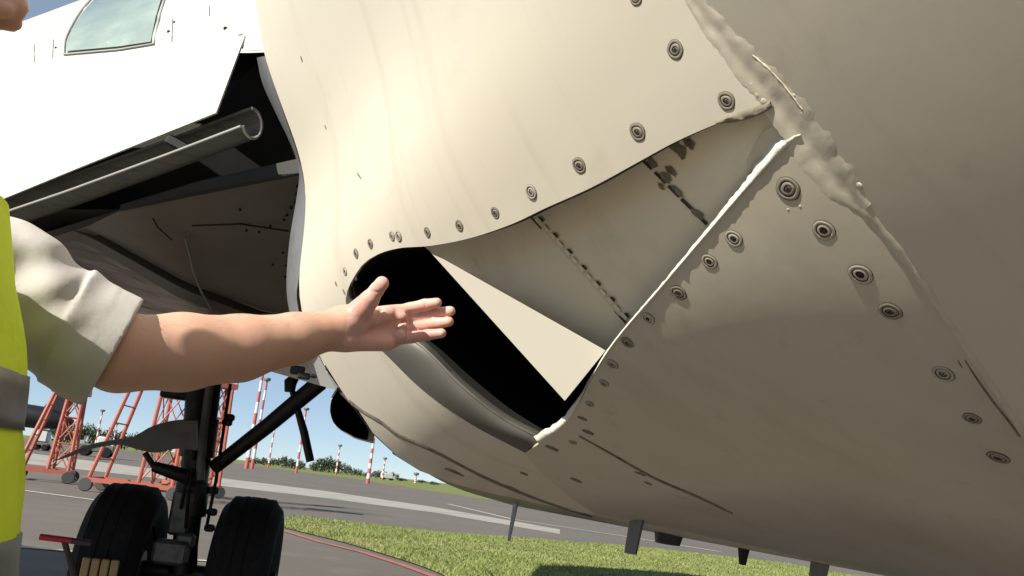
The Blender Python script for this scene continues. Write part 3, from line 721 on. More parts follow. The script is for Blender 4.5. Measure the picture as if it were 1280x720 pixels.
mb = MB(); q = [on_wing(*k, .004) for k in bez+bez[:1]]; mb.tube([k for k in q if k], .0035, 6); mb.build('lens_bezel', M['gearpale'], wl); drape('landing_light_lens', lens, 7, .007, M['glass'], wl)
for pts in ([(216, 24), (215, 52)], [(67, 50), (66, 72)], [(43, 56), (43, 78)], [(262, 8), (262, 20)]):
    p = dens(pts, 6); mb = MB(); q = [on_wing(*k, .001) for k in p]; q = [k for k in q if k]; mb.tube(q, .0016, 5); mb.build('skin_joint', M['flange'], wl)
for (x, y, r) in [(211, 40, 2), (218, 28, 1.4), (282, 36, 2.4), (70, 60, 1.5)]:
    p = on_wing(x, y, .001); mb = MB(); mb.lathe([(r*.0026, -.002), (r*.0026, .002), (.0005, .003)], p, -ray(x, y), 10); mb.build('rivet', M['dirt'], wl)
# bright root strip seen below the forearm, between wing and fairing
mb = prism([atY(330, 462, 5.2), atY(399, 444, 2.6), atY(409, 466, 2.5), atY(420, 487, 2.5), atY(400, 482, 3.0), atY(372, 474, 4.0)], (.01, .02, .03))
rt = mb.build('root_fillet_strip', M['wingtop'], plane, False)
for (x, y, Y, sx_, sy_) in [(372, 463, 3.2, .05, .03), (380, 470, 3.0, .04, .02), (392, 470, 2.7, .02, .012)]:
    mb = MB(); mb.box(atY(x, y, Y-.03), (sx_, .03, sy_), bev=.004); mb.build('brace_fitting', M['gear'], plane)
# air scoop behind the fairing
mouth = np.array([(421, 488), (414, 500), (412, 512), (415, 526), (424, 537), (440, 546), (459, 551), (462, 540), (450, 520), (434, 498)], float)
mc = mouth.mean(0); rs = []
for Y, s_, dx, dy in ((2.92, 1.0, 0, 0), (2.96, 1.10, 2, 2), (3.2, 1.12, 4, 4), (3.6, .9, 8, 4), (3.9, .4, 12, 2)):
    rs.append([atY(*(mc+(p-mc)*s_+np.array([dx, dy-4*(s_ > 1)])), Y) for p in resamp(np.vstack([mouth, mouth[:1]]), 25)[:-1]])
mb = MB(); mb.rings(rs, False, True); scp = mb.build('air_scoop', M['wingtop'], plane, True, 60)
inn = [[atY(*(mc+(p-mc)*s_), Y) for p in resamp(np.vstack([mouth, mouth[:1]]), 25)[:-1]] for Y, s_ in ((2.925, .985), (3.2, .95), (3.3, .9))]
mb = MB(); mb.rings(inn, False, True); mb.build('scoop_throat', M['black'], scp, True, 60)
# belly masts and antennas
def blade(px, py0, px1, py1, w0, w1, m, name, dy=.02):
    h = None
    for k in range(40):
        h = hit(px, py0-k)
        if h is not None: break
    p = S(np.array(h[0]), np.array(h[1])); Y = p[1]
    a = np.array(p)+np.array([0, 0, .02]); b = atY(px1, py1, Y); rs = []
    for c, wd in ((a, w0), (a*.5+b*.5, (w0+w1)/2), (b, w1)):
        wd = wd*Y/F_PX/2
        rs.append([c+np.array([math.cos(q)*wd, math.sin(q)*wd*2.6, 0]) for q in np.linspace(0, 2*math.pi, 13)[:-1]])
    mb = MB(); mb.rings(rs, True, True); return mb.build(name, m, plane, True, 50)
blade(645, 630, 636, 676, 6, 3.5, M['lightgrey'], 'drain_mast')
blade(797, 652, 788, 692, 15, 13, M['gearlight'], 'blade_antenna')
blade(836, 672, 834, 680, 30, 24, M['gear'], 'antenna_box')
blade(930, 692, 928, 706, 12, 6, M['black'], 'drain_stub')
blade(1026, 708, 1020, 735, 16, 13, M['gearlight'], 'blade_antenna')

# ------------------------------------------------------------------ main landing gear
GY = 6.62
ax0 = atY(231, 694, GY); wc = np.array([ax0[0], GY, .50])
def P3(x, y, Y=GY): return atY(x, y, Y)
s_top, s_bot = P3(259, 470), np.array([wc[0], GY, .50])
mb = MB(); d_ = (s_bot-s_top)
mb.tube([s_top+d_*t for t in (-.25, .0, .22, .225, .42, .425, .55, .555, .72, .725, .86, 1.0)], [.105, .105, .105, .12, .12, .098, .098, .112, .112, .085, .085, .10], 20)
strut = mb.build('main_gear_strut', M['gear'], plane, True, 40)
mb = MB(); mb.tube([P3(247, 470, GY-.1), P3(243, 520, GY-.1), P3(238, 575, GY-.1)], [.075, .07, .05], 14); mb.build('retraction_link', M['gear'], strut)
mb = MB(); mb.tube([P3(262, 480, GY-.14), P3(254, 540, GY-.14), P3(250, 600, GY-.14)], [.03, .03, .03], 12); mb.build('hydraulic_actuator', M['gearlight'], strut)
for (a, b, c) in [((236, 590), (231, 610), (226, 636)), ((240, 585), (236, 615), (232, 660)), ((288, 480), (270, 600), (258, 660))]:
    mb = MB(); mb.tube([P3(*a, GY-.18), P3(*b, GY-.2), P3(*c, GY-.16)], .012, 6); mb.build('hose', M['rubber'], strut)
for (x, y) in [(287, 522), (284, 528), (267, 613), (265, 640), (262, 660)]:
    mb = MB(); mb.box(P3(x, y), (.07, .06, .05), bev=.012); mb.build('strut_fitting', M['gear'], strut)
mb = MB(); mb.box(P3(222, 491), (.2, .2, .09), bev=.01); mb.build('gear_bay_bracket', M['gear'], strut)
mb = MB(); mb.box(P3(228, 640, GY-.05), (.14, .2, .30), bev=.02); mb.box(P3(214, 690, GY-.25), (.22, .16, .15), bev=.02); mb.box(P3(232, 676, GY-.22), (.12, .1, .1), bev=.02); mb.build('brake_manifold', M['gearlight'], strut)
mb = MB(); mb.tube([P3(181, 566, GY-.2), P3(193, 584, GY-.2)], .02, 8); mb.tube([P3(192, 583, GY-.2), P3(215, 590, GY-.2), P3(244, 600, GY-.1)], [.035, .045, .05], 10); mb.build('torque_link', M['gear'], strut)
mb = MB(); mb.tube([P3(268, 584), P3(335, 532, GY-.2), P3(400, 478, GY-.4)], [.05, .055, .06], 12); mb.build('side_brace', M['gear'], strut)
mb = MB(); mb.tube([P3(364, 484, GY-.3), P3(370, 505, GY-.3), P3(380, 540, GY-.3), P3(388, 577, GY-.3)], [.02, .022, .028, .028], 8); mb.tube([P3(362, 490, GY-.3), P3(363, 478, GY-.3), P3(370, 470, GY-.3)], [.035, .045, .03], 10); mb.build('downlock_spring', M['gear'], strut)
# gear door seen nearly edge-on
dp = smooth_poly([(64, 578), (86, 567), (110, 557), (140, 551), (165, 547), (182, 537), (200, 530), (222, 526), (246, 526)], 8)+smooth_poly([(246, 563), (220, 561), (196, 566), (172, 562), (150, 556), (120, 560), (92, 569)], 8)
mb = prism([atY(x, y, 6.2+(246-x)*.0012) for x, y in dp], (0, .05, .01)); mb.build('gear_door', M['door'], strut, False)
# wheels
def wheel(cx, nm='wheel'):
    R0, W0 = .53, .205
    prof = [(.26, -W0*.78), (.33, -W0*.93), (.40, -W0), (.455, -W0*.94), (.492, -W0*.76)]
    for q in (-.55, -.18, .18, .55):
        prof += [(R0-.004*abs(q)*4, W0*(q-.12)), (R0-.004*abs(q)*4, W0*(q-.035)), (R0-.008, W0*(q-.022)), (R0-.008, W0*(q+.022)), (R0-.004*abs(q)*4, W0*(q+.035)), (R0-.004*abs(q)*4, W0*(q+.12))]
    prof += [(.492, W0*.76), (.455, W0*.94), (.40, W0), (.33, W0*.93), (.26, W0*.78)]
    c = np.array([cx, GY, .52]); axd = Vector((1, -.04, 0))
    rimb = MB(); rimb.lathe([(.05, -.15), (.10, -.15), (.12, -.07), (.20, -.06), (.235, -.13), (.262, -.145), (.25, 0), (.262, .145), (.235, .13), (.20, .06), (.12, .07), (.10, .15), (.05, .15)], c, axd, 28)
    r = rimb.build(nm, M['gearlight'], plane, True, 40)
    t = MB(); t.lathe(prof, c, axd, 56, False); t.build('tyre', M['rubber'], r, True, 40)
    for k in range(8):
        a = k*math.pi/4; b = MB(); b.lathe([(.012, -.01), (.012, .01), (.006, .014)], c+np.array([-.065, .16*math.cos(a), .16*math.sin(a)]), (-1, 0, 0), 6); b.build('wheel_bolt', M['gear'], r)
wheel(wc[0]-.405); wheel(wc[0]+.405)
mb = MB(); mb.tube([wc+np.array([-.62, .02, 0]), wc+np.array([.62, -.02, 0])], .06, 14); mb.build('axle', M['gear'], plane)

# ------------------------------------------------------------------ ground
def flat(name, poly, z, m, kind='structure', sub=0):
    P = [Vector((p[0], p[1], z)) for p in poly]
    area = sum(P[i].x*P[(i+1) % len(P)].y-P[(i+1) % len(P)].x*P[i].y for i in range(len(P)))
    if area < 0: P = P[::-1]
    o = obj(name, P, [tuple(range(len(P)))], m, None, False); return tag(o, kind=kind)
Gd = 3000
flat('apron', [(-Gd, -Gd), (Gd, -Gd), (Gd, Gd), (-Gd, Gd)], 0, M['asphalt'])
def band(name, cl, wd, z, m):
    P = [np.array(gnd(*p)[:2]) for p in cl]; L, R = [], []
    for i, p in enumerate(P):
        t = P[min(i+1, len(P)-1)]-P[max(i-1, 0)]; t /= np.linalg.norm(t); n = np.array([-t[1], t[0]])*wd/2
        L.append(p+n); R.append(p-n)
    return flat(name, L+R[::-1], z, m)
flat('concrete_taxi_strip', [gnd(*p)[:2] for p in [(-300, 524), (32, 566), (145, 580), (271, 597), (400, 613), (543, 634), (700, 662), (700, 668), (543, 641), (400, 622), (271, 607), (145, 592), (32, 580), (-300, 540)]], .008, M['concrete'])
far = [gnd(*p)[:2] for p in [(285, 577.5), (440, 595), (560, 608), (660, 620), (760, 631), (900, 650), (900, 659), (760, 648), (640, 629), (560, 617), (440, 598), (340, 585)]]
flat('far_grass', far, .006, M['far_grass'])
flat('field', [(-Gd, 330), (Gd, 330), (Gd, Gd), (-Gd, Gd)], .004, M['far_grass'])
gpoly = [gnd(*p)[:2] for p in smooth_poly([(349, 655), (362, 647), (400, 650), (450, 656), (520, 663), (600, 670), (700, 677), (800, 684), (900, 695), (1010, 710), (1200, 738)], 20)]
gpoly += [np.array(q) for q in [(45, 20), (45, 6), (6, 5.5)]]
gpoly += [gnd(*p)[:2] for p in smooth_poly([(640, 780), (585, 738), (540, 714), (480, 694), (430, 679), (385, 668), (354, 660)], 20)]
flat('grass_verge', gpoly, .02, M['soil'])
band('red_line', [(352, 663), (400, 678), (450, 690), (500, 706), (550, 724), (620, 760)], .16, .012, M['redline'])
band('white_line', [(-60, 602), (33, 614), (130, 627), (180, 634)], .22, .012, M['whiteline'])
band('white_line', [(-60, 678), (30, 685), (112, 692), (260, 702)], .12, .012, M['whiteline'])
band('red_line', [(258, 640), (300, 652), (352, 663)], .12, .012, M['redline'])
band('white_line', [(560, 630), (640, 649), (783, 671), (900, 690)], .25, .012, M['whiteline'])
# grass blades on the verge
GP = np.array(gpoly); N = 95000
pts = []
while len(pts) < N:
    c = rng.uniform([-1.2, 9], [15, 27], (60000, 2)); c = c[inside(c, GP)]
    d = np.linalg.norm(c, axis=1); c = c[rng.random(len(c)) < np.clip(1.3-(c[:, 0]-4)/14, .3, 1)]
    pts += list(c)
pts = np.array(pts[:N]); V = []; Fc = []
cl = np.sin(pts[:, 0]*1.3+2*np.sin(pts[:, 1]*.8))+np.sin(pts[:, 1]*1.9+pts[:, 0]*.6)
hgt = (.022+.024*rng.random(N))*(1+.28*cl)+.01; an = rng.random(N)*6.283; ln = rng.normal(0, .035, (N, 2)); wd = .006+.008*rng.random(N)
for i in range(N):
    x, y = pts[i]; c, s = math.cos(an[i])*wd[i], math.sin(an[i])*wd[i]; k = 3*i
    V += [(x-c, y-s, .018), (x+c, y+s, .018), (x+ln[i, 0], y+ln[i, 1], .02+max(.02, hgt[i]))]; Fc.append((k, k+1, k+2))
tag(obj('grass', V, Fc, M['blade'], None, False), kind='stuff')

# ------------------------------------------------------------------ distant masts
def mast(px0, py0, px1, py1, D, wpx, label, heads=True):
    b = gnd(px0, py0); b = np.array([0, 0, 0])+CAM*[1, 1, 0]+(ray(px0, py0)*[1, 1, 0])/np.linalg.norm(ray(px0, py0)[:2])*D
    tp = atY(px1, py1, b[1]); H = tp[2]; r = wpx*D/F_PX/2*.8
    e = empty('floodlight_mast', b, label, 'mast', 'red and white banded masts across the airfield')
    mb = MB(); mb.tube([(0, 0, 0), (0, 0, H*.5), (0, 0, H)], [r, r*.8, r*.6], 10); mb.build('pole', M['mast'], e, xf=1)
    if heads:
        mb = MB()
        mb.lathe([(r*.6, -.3*r), (1.9*r, 0), (2.2*r, .8*r), (2.0*r, 1.7*r), (r*.6, 1.9*r)], (0, 0, H), (0, 0, 1), 10); mb.build('lamp_ring', M['gearlight'], e, xf=1)
mast(309, 579, 327, 462, 150, 6.5, 'left one of the two close striped masts beside the gear leg')
mast(316, 579, 334, 476, 158, 5, 'right one of the two close striped masts beside the gear leg')
mast(336, 579, 344, 528, 230, 2.6, 'thin pale mast just right of the close pair of striped masts')
mast(371, 586, 386, 513, 170, 4, 'striped mast crossed by the hanging dark rod of the landing gear')
mast(420, 591, 425, 558, 260, 3, 'short striped mast rising from the round bushes below the air scoop')
mast(460, 600, 466, 548, 130, 6, 'thick striped mast with its top hidden by the curve of the belly', False)
mast(478, 598, 481, 574, 280, 3, 'thin striped mast just right of the thick one at the belly edge')
mast(519, 603, 522, 594, 300, 4, 'stub of a striped mast showing at the right end of the trees')
mast(120, 553, 125, 514, 240, 3, 'thin pale mast standing between the two red maintenance towers')
mast(141, 556, 143, 530, 280, 2.4, 'fainter shorter mast left of the bigger red maintenance tower')

# ------------------------------------------------------------------ distant trees
def tree_meshes(seed):
    r = random.Random(seed); V, F = [], []
    for c in range(26):
        a = r.random()*6.283; q = r.random()**.5; cx, cy = q*math.cos(a)*1.0, q*math.sin(a)*1.0; cz_ = .25+r.random()*.75*(1.05-.45*q*q)
        for k in range(26):
            u = Vector((r.gauss(0, 1), r.gauss(0, 1), r.gauss(0, 1))).normalized()*(.16+.16*r.random()); p = Vector((cx, cy, cz_))+u
            p.z = max(p.z, .05)
            t1 = Vector((r.gauss(0, 1), r.gauss(0, 1), r.gauss(0, 1))).normalized()*.17; t2 = Vector((r.gauss(0, 1), r.gauss(0, 1), r.gauss(0, 1))).normalized()*.17
            n = len(V); V += [tuple(p), tuple(p+t1), tuple(p+t1*.5+t2)]; F.append((n, n+1, n+2))
    me = bpy.data.meshes.new('crown'); me.from_pydata(V, [], F); me.materials.append(M['tree'])
    mb = MB(); mb.tube([(0, 0, 0), (.02, 0, .3), (0, .03, .62)], [.07, .05, .03], 6)
    tm = bpy.data.meshes.new('trunk'); tm.from_pydata(mb.v, [], mb.f); tm.materials.append(M['trunk'])
    return me, tm
TM = [tree_meshes(s) for s in range(4)]
def tree(px, top_px, wpx, D):
    d = ray(px, 585); d2 = d[:2]/np.linalg.norm(d[:2]); b = np.array([d2[0]*D, d2[1]*D, 0.])
    hy = 540+.1148*px; Hh = 1.29+(hy-top_px)/1136*D
    e = empty('tree', b, 'low dark green tree in the distant tree line beyond the airfield', 'tree', 'trees along the far edge of the airfield', random.random()*6)
    me, tm = random.choice(TM)
    for nm, mm in (('crown', me), ('trunk', tm)):
        o = bpy.data.objects.new(nm, mm); COL.objects.link(o); o.parent = e
        w_ = wpx/1136*D/2; o.scale = (w_, w_, Hh)
for (x, y, wd) in [(60, 532, 16), (74, 535, 14), (88, 533, 18), (102, 536, 18), (116, 540, 16), (130, 541, 16), (146, 542, 14), (166, 546, 16), (196, 550, 18), (318, 573, 12), (330, 574, 11), (341, 575, 12), (352, 573, 14), (364, 575, 13), (375, 577, 11), (392, 579, 12), (401, 575, 14), (412, 575, 16), (423, 578, 14), (436, 584, 10), (448, 588, 10), (460, 591, 9), (472, 590, 11), (484, 591, 11), (493, 592, 10), (505, 598, 9), (530, 601, 10), (545, 603, 10)]:
    tree(x, y, wd*1.25, 400+random.uniform(-30, 30))

# ------------------------------------------------------------------ maintenance towers
def tower(b, rz, H, W, L, label, braces=True):
    e = empty('maintenance_tower', b, label, 'work platform', 'red wheeled maintenance towers on the apron', rz)
    g = lambda nm, mb, m=M['orange'], s=True: mb.build(nm, m, e, s, xf=1)
    for y in (-L/2, L/2): mb = MB(); mb.box((0, y, .32), (W*1.25, .09, .12)); g('base_beam', mb, s=False)
    for x in (-W/2, W/2): mb = MB(); mb.box((x*1.2, 0, .33), (.09, L, .12)); g('base_beam', mb, s=False)
    for x in (-W*.58, W*.58):
        for y in (-L/2, L/2):
            mb = MB(); mb.lathe([(.03, -.05), (.17, -.05), (.19, -.03), (.19, .03), (.17, .05), (.03, .05)], (x, y, .19), (0, 1, 0), 14); g('castor', mb, M['castor'])
    legs = [((-W*.55, -L/2, .38), (-W*.12, -L*.3, H)), ((-W*.55, L/2, .38), (-W*.12, L*.3, H)), ((W*.1, -L/2, .38), (W*.18, -L*.3, H)), ((W*.1, L/2, .38), (W*.18, L*.3, H)), ((W*.55, -L/2, .38), (W*.5, -L*.3, H)), ((W*.55, L/2, .38), (W*.5, L*.3, H))]
    for a, b2 in legs: mb = MB(); mb.tube([a, b2], .055, 8); g('leg', mb)
    P = lambda i, t: Vector(legs[i][0]).lerp(Vector(legs[i][1]), t)
    n = int(H/.55)
    for k in range(1, n): mb = MB(); mb.tube([P(0, k/n), P(1, k/n)], .022, 6); g('rung', mb)
    for i, j in ((2, 4), (3, 5), (2, 3), (4, 5)):
        for k in range(3):
            t0, t1 = k/3, (k+1)/3
            mb = MB(); mb.tube([P(i, t0), P(j, t1)], .02, 6); mb.tube([P(j, t0), P(i, t1)], .02, 6); g('cross_brace', mb)
            mb = MB(); mb.tube([P(i, t1), P(j, t1)], .022, 6); g('cross_bar', mb)
    mb = MB(); mb.box((W*.2, 0, H), (W*.85, L*.7, .16)); g('platform', mb, s=False)
    for y in (-L*.33, L*.33):
        for zz in (.5, 1.0): mb = MB(); mb.tube([(-W*.2, y, H+zz), (W*.6, y, H+zz)], .022, 6); g('guard_rail', mb)
        for x in (-W*.2, W*.2, W*.6): mb = MB(); mb.tube([(x, y, H), (x, y, H+1)], .022, 6); g('rail_post', mb)
    return e
g1 = gnd(158, 620); tower((g1[0]+.1, g1[1]+.7, 0), R_(-6), 4.4, 2.0, 1.3, 'bigger red maintenance tower on wheels standing behind the left tyre')
g2 = gnd(62, 603); tower((g2[0]-.35, g2[1]+.6, 0), R_(8), 2.75, 1.25, 1.2, 'smaller red maintenance tower beside the yellow vest in front of a dark aircraft')
g3 = gnd(222, 622); tower((g3[0], g3[1]+2.5, 0), R_(20), 3.6, 1.3, 1.2, 'red maintenance tower half hidden behind the dark gear leg')
# dark jet far left
b = gnd(60, 556); D = 95; d = ray(60, 556)[:2]; d = d/np.linalg.norm(d); bj = np.array([d[0]*D, d[1]*D, 0.])
jet = empty('parked_jet', bj, 'dark parked aircraft with raised tail fin behind the smaller red tower', 'airplane')
zc = lambda x, y: atY(x, y, bj[1])
mb = MB(); fa, fb = zc(-60, 506), zc(92, 528)
mb.tube([fa, fa+(fb-fa)*.3, fa+(fb-fa)*.75, fa+(fb-fa)*.92, fb], [1.0, 1.15, 1.05, .7, .2], 18); mb.build('jet_fuselage', M['jet'], jet)
mb = prism([zc(48, 516), zc(76, 485), zc(101, 488), zc(86, 514), zc(80, 528)], (0, .3, 0)); mb.build('tail_fin', M['jet'], jet, False)
for x in (0, 70): mb = MB(); q = zc(x, 545); mb.tube([(q[0], q[1], .3), (q[0], q[1], 3)], .12, 8); mb.lathe([(.05, -.1), (.3, -.1), (.3, .1), (.05, .1)], (q[0], q[1], .3), (1, 0, 0), 12); mb.build('landing_leg', M['gear'], jet)
# ground unit and tug
def block_vehicle(px, D, label, name, cat, parts, wheels, rz):
    d = ray(px, 556)[:2]; d = d/np.linalg.norm(d)
    e = empty(name, (d[0]*D, d[1]*D, 0), label, cat, None, rz)
    for nm, c, s_, m in parts: mb = MB(); mb.box(c, s_, bev=min(s_)*.12); mb.build(nm, m, e, True, 30, xf=1)
    for x, y, r in wheels: mb = MB(); mb.lathe([(r*.3, -.15), (r*.9, -.15), (r, -.1), (r, .1), (r*.9, .15), (r*.3, .15)], (x, y, r), (0, 1, 0), 14); mb.build('wheel', M['rubber'], e, xf=1)
block_vehicle(122, 95, 'low grey airport tug with pale lamps far behind the pointed gear door', 'airport_tug', 'tug', [('body', (0, 0, .8), (3.2, 1.7, .7), M['gearlight']), ('cab', (.5, 0, 1.5), (1.1, 1.4, .9), M['lightgrey']), ('beacon', (-1.1, 0, 1.5), (.35, .5, .7), M['lightgrey']), ('counterweight', (-1.3, 0, 1.25), (.5, 1.5, .3), M['tug'])], [(-.9, -.9, .5), (.95, -.9, .5), (-.9, .9, .5), (.95, .9, .5)], R_(5))
block_vehicle(52, 100, 'pale grey ground power cart under the dark aircraft', 'ground_power_cart', 'cart', [('body', (0, 0, 1.35), (1.1, 1.2, 1.2), M['lightgrey']), ('roof', (0, 0, 2.0), (1.2, 1.3, .1), M['gearlight']), ('chassis', (0, 0, .6), (1.3, 1.0, .2), M['gearlight'])], [(-.45, -.5, .3), (.45, -.5, .3), (-.45, .5, .3), (.45, .5, .3)], 0)
block_vehicle(489, 330, 'tiny white van parked before the far trees', 'far_van', 'van', [('body', (0, 0, 1.5), (4.2, 2, 1.9), M['lightgrey']), ('bonnet', (2.4, 0, 1.0), (.9, 1.9, .9), M['lightgrey']), ('windscreen', (2.05, 0, 1.9), (.3, 1.7, .7), M['jet'])], [(-1.3, -.9, .4), (1.8, -.9, .4), (-1.3, .9, .4), (1.8, .9, .4)], R_(15))

# ------------------------------------------------------------------ tow handle and ribbed board by the wheel
hc = atY(82, 675, 5.4); e = empty('hand_trolley', (hc[0]+.28, hc[1]+.1, 0), 'hand trolley with red T handle standing left of the wheels', 'trolley')
a, b = atY(50, 671, 5.4), atY(90, 676, 5.4); mb = MB(); mb.tube([a, b], .017, 10); mb.build('handle_grip', M['redplastic'], e)
c = atY(114, 679, 5.4); mb = MB(); mb.tube([b, c], .016, 10); mb.build('handle_end', M['tubedark'], e)
mb = MB(); f_ = np.array([hc[0]+.28, hc[1]+.1, .12]); mb.tube([atY(80, 675, 5.4), f_], .016, 10); mb.build('handle_pole', M['tubedark'], e)
mb = MB(); mb.box(f_+np.array([.15, 0, .02]), (.5, .32, .05), bev=.01); mb.build('deck', M['redplastic'], e)
for dx in (-.02, .32):
    for dy in (-.16, .16): mb = MB(); mb.lathe([(.02, -.02), (.06, -.02), (.06, .02), (.02, .02)], (f_[0]+dx, f_[1]+dy, .06), (0, 1, 0), 12); mb.build('wheel', M['rubber'], e)
q = atY(128, 690, 6.0); e = empty('ribbed_crate', (q[0], 6.05, 0), 'tan ribbed crate standing in front of the left tyre', 'crate')
for k in range(4):
    mb = MB(); mb.box((q[0]-.075+k*.055, 5.98, .31), (.045, .03, .61), bev=.005); mb.build('slat', M['tan'], e)
mb = MB(); mb.box((q[0]+.01, 6.06, .30), (.20, .12, .58), bev=.005); mb.build('board', M['tubedark'], e)

# ------------------------------------------------------------------ person: smooth-union solids meshed with surface nets
def surfnet(f, lo, hi, h):
    lo, hi = np.array(lo, float), np.array(hi, float); n = np.ceil((hi-lo)/h).astype(int)+1
    ax_ = [lo[i]+h*np.arange(n[i]) for i in range(3)]
    v = np.empty(n, np.float32)
    for i in range(n[0]):
        Y_, Z_ = np.meshgrid(ax_[1], ax_[2], indexing='ij'); P = np.stack([np.full_like(Y_, ax_[0][i]), Y_, Z_], -1)
        v[i] = f(P.reshape(-1, 3)).reshape(Y_.shape)
    s = v < 0
    c = np.zeros(n-1, int)
    for i in (0, 1):
        for j in (0, 1):
            for k in (0, 1): c += s[i:n[0]-1+i, j:n[1]-1+j, k:n[2]-1+k]
    act = (c > 0) & (c < 8); idx = -np.ones(n-1, int); I = np.argwhere(act); idx[act] = np.arange(len(I))
    acc = np.zeros((len(I), 3)); cnt = np.zeros(len(I))
    cor = [(i, j, k) for i in (0, 1) for j in (0, 1) for k in (0, 1)]
    for a in cor:
        for d in range(3):
            if a[d]: continue
            b = list(a); b[d] = 1
            va = v[I[:, 0]+a[0], I[:, 1]+a[1], I[:, 2]+a[2]]; vb = v[I[:, 0]+b[0], I[:, 1]+b[1], I[:, 2]+b[2]]
            x = (va < 0) != (vb < 0); t = np.where(x, va/(va-vb+1e-12), 0)
            pos = np.array(a, float)[None].repeat(len(I), 0); pos[:, d] += t
            acc += np.where(x[:, None], pos, 0); cnt += x
    V = lo+(I+acc/cnt[:, None])*h; F = []
    for d in range(3):
        e1, e2 = [(1, 2), (2, 0), (0, 1)][d]
        sa = [slice(None)]*3; sb = [slice(None)]*3; sa[d] = slice(0, n[d]-1); sb[d] = slice(1, n[d])
        x = s[tuple(sa)] != s[tuple(sb)]; J = np.argwhere(x)
        J = J[(J[:, e1] > 0) & (J[:, e2] > 0) & (J[:, e1] < n[e1]-1) & (J[:, e2] < n[e2]-1)]
        def cell(o1, o2):
            K = J.copy(); K[:, e1] -= o1; K[:, e2] -= o2; return idx[K[:, 0], K[:, 1], K[:, 2]]
        q = np.stack([cell(1, 1), cell(0, 1), cell(0, 0), cell(1, 0)], 1)
        fl = ~s[tuple(sa)][tuple(J.T)]; q[fl] = q[fl][:, ::-1]; F.append(q)
    F = np.concatenate(F); F = F[(F >= 0).all(1)]
    return V, F
def cap(a, b, ra, rb):
    a, b = np.array(a, float), np.array(b, float); ab = b-a; L = ab@ab+1e-12
    def f(P):
        t = np.clip((P-a)@ab/L, 0, 1); return np.linalg.norm(P-a-t[:, None]*ab, axis=1)-(ra+(rb-ra)*t)
    return f
def ell(c, r):
    c, r = np.array(c, float), np.array(r, float)
    def f(P):
        q = (P-c)/r; k0 = np.linalg.norm(q, axis=1); k1 = np.linalg.norm(q/r, axis=1)+1e-9; return k0*(k0-1)/k1
    return f
def su(fs, k):
    def f(P):
        d = fs[0](P)
        for g in fs[1:]:
            e_ = g(P); h = np.clip(.5+.5*(e_-d)/k, 0, 1); d = e_+(d-e_)*h-k*h*(1-h)
        return d
    return f
def smin(a, b, k):
    h = np.clip(.5+.5*(b-a)/k, 0, 1); return b+(a-b)*h-k*h*(1-h)

pr = empty('person', (-.47, 1.0, 0), 'person in yellow vest and rolled grey shirt sleeve pointing an open hand at the inlet', 'person')
J = lambda x, y, Y: atY(x, y, Y)
fore = [(150, 441, 1.17, .047), (228, 440, 1.215, .0495), (300, 435, 1.26, .0445), (368, 423, 1.30, .0355), (424, 410, 1.335, .0272)]
fc = [cap(J(*a[:3]), J(*b[:3]), a[3], b[3]) for a, b in zip(fore[:-1], fore[1:])]+[cap(J(40, 375, 1.15), J(150, 441, 1.17), .05, .047)]
armf = su(fc, .012)
wr_t, wr_b = J(428, 399, 1.335), J(428, 422, 1.34)
mc = {'i': J(494, 391, 1.365), 'm': J(498, 402, 1.37), 'r': J(497, 414, 1.368), 'p': J(490, 426, 1.36)}
palm = su([cap(wr_t, mc['i'], .0165, .0115), cap(wr_t*.6+wr_b*.4, mc['m'], .016, .0115), cap(wr_t*.3+wr_b*.7, mc['r'], .016, .0115), cap(wr_b, mc['p'], .0155, .0115),
           cap(J(436, 427, 1.328), J(484, 430, 1.345), .0145, .011), cap(J(440, 399, 1.322), J(461, 376, 1.312), .0195, .0135), cap(J(448, 404, 1.325), J(486, 392, 1.35), .012, .010)], .011)
def finger(pts, rr):
    return su([cap(J(*a), J(*b), ra, rb) for a, b, ra, rb in zip(pts[:-1], pts[1:], rr[:-1], rr[1:])], .003)
fi = finger([(490, 391, 1.362), (512, 386, 1.366), (531, 381, 1.362), (546, 378.5, 1.352)], [.0104, .0096, .009, .0079])
fm = finger([(494, 401, 1.368), (521, 396.5, 1.374), (545, 391.5, 1.37), (563, 389, 1.358)], [.0104, .0096, .0091, .008])
fr = finger([(496, 412.5, 1.368), (523, 408.5, 1.372), (545, 404.5, 1.366), (561, 402, 1.354)], [.0104, .0095, .009, .0078])
fp = finger([(492, 424, 1.36), (515, 421.5, 1.362), (535, 418.5, 1.356), (552, 416.5, 1.346)], [.0102, .0092, .0085, .0074])
th = finger([(452, 386, 1.315), (463, 373, 1.306), (471, 362, 1.302), (477, 353.5, 1.298)], [.0145, .0115, .0108, .0092])
pads = [ell(J(501, 396, 1.352), (.010, .008, .008)), ell(J(503, 408, 1.354), (.009, .008, .008)), ell(J(500, 420, 1.346), (.010, .008, .009)), ell(J(478, 355, 1.293), (.0085, .0065, .009))]
crease = [cap(J(478, 383, 1.338), J(468, 418, 1.322), .0034, .0024), cap(J(506, 401, 1.352), J(470, 413, 1.33), .003, .0022), cap(J(512, 391, 1.357), J(509, 426, 1.350), .0022, .0022),
          cap(J(531, 375, 1.352), J(533, 386, 1.353), .0011, .0011), cap(J(544, 386, 1.36), J(546, 397, 1.36), .0011, .0011), cap(J(544, 399, 1.356), J(546, 409, 1.356), .0011, .0011), cap(J(533, 413, 1.347), J(535, 424, 1.347), .0011, .0011),
          cap(J(464, 364, 1.292), J(477, 366, 1.292), .001, .001)]
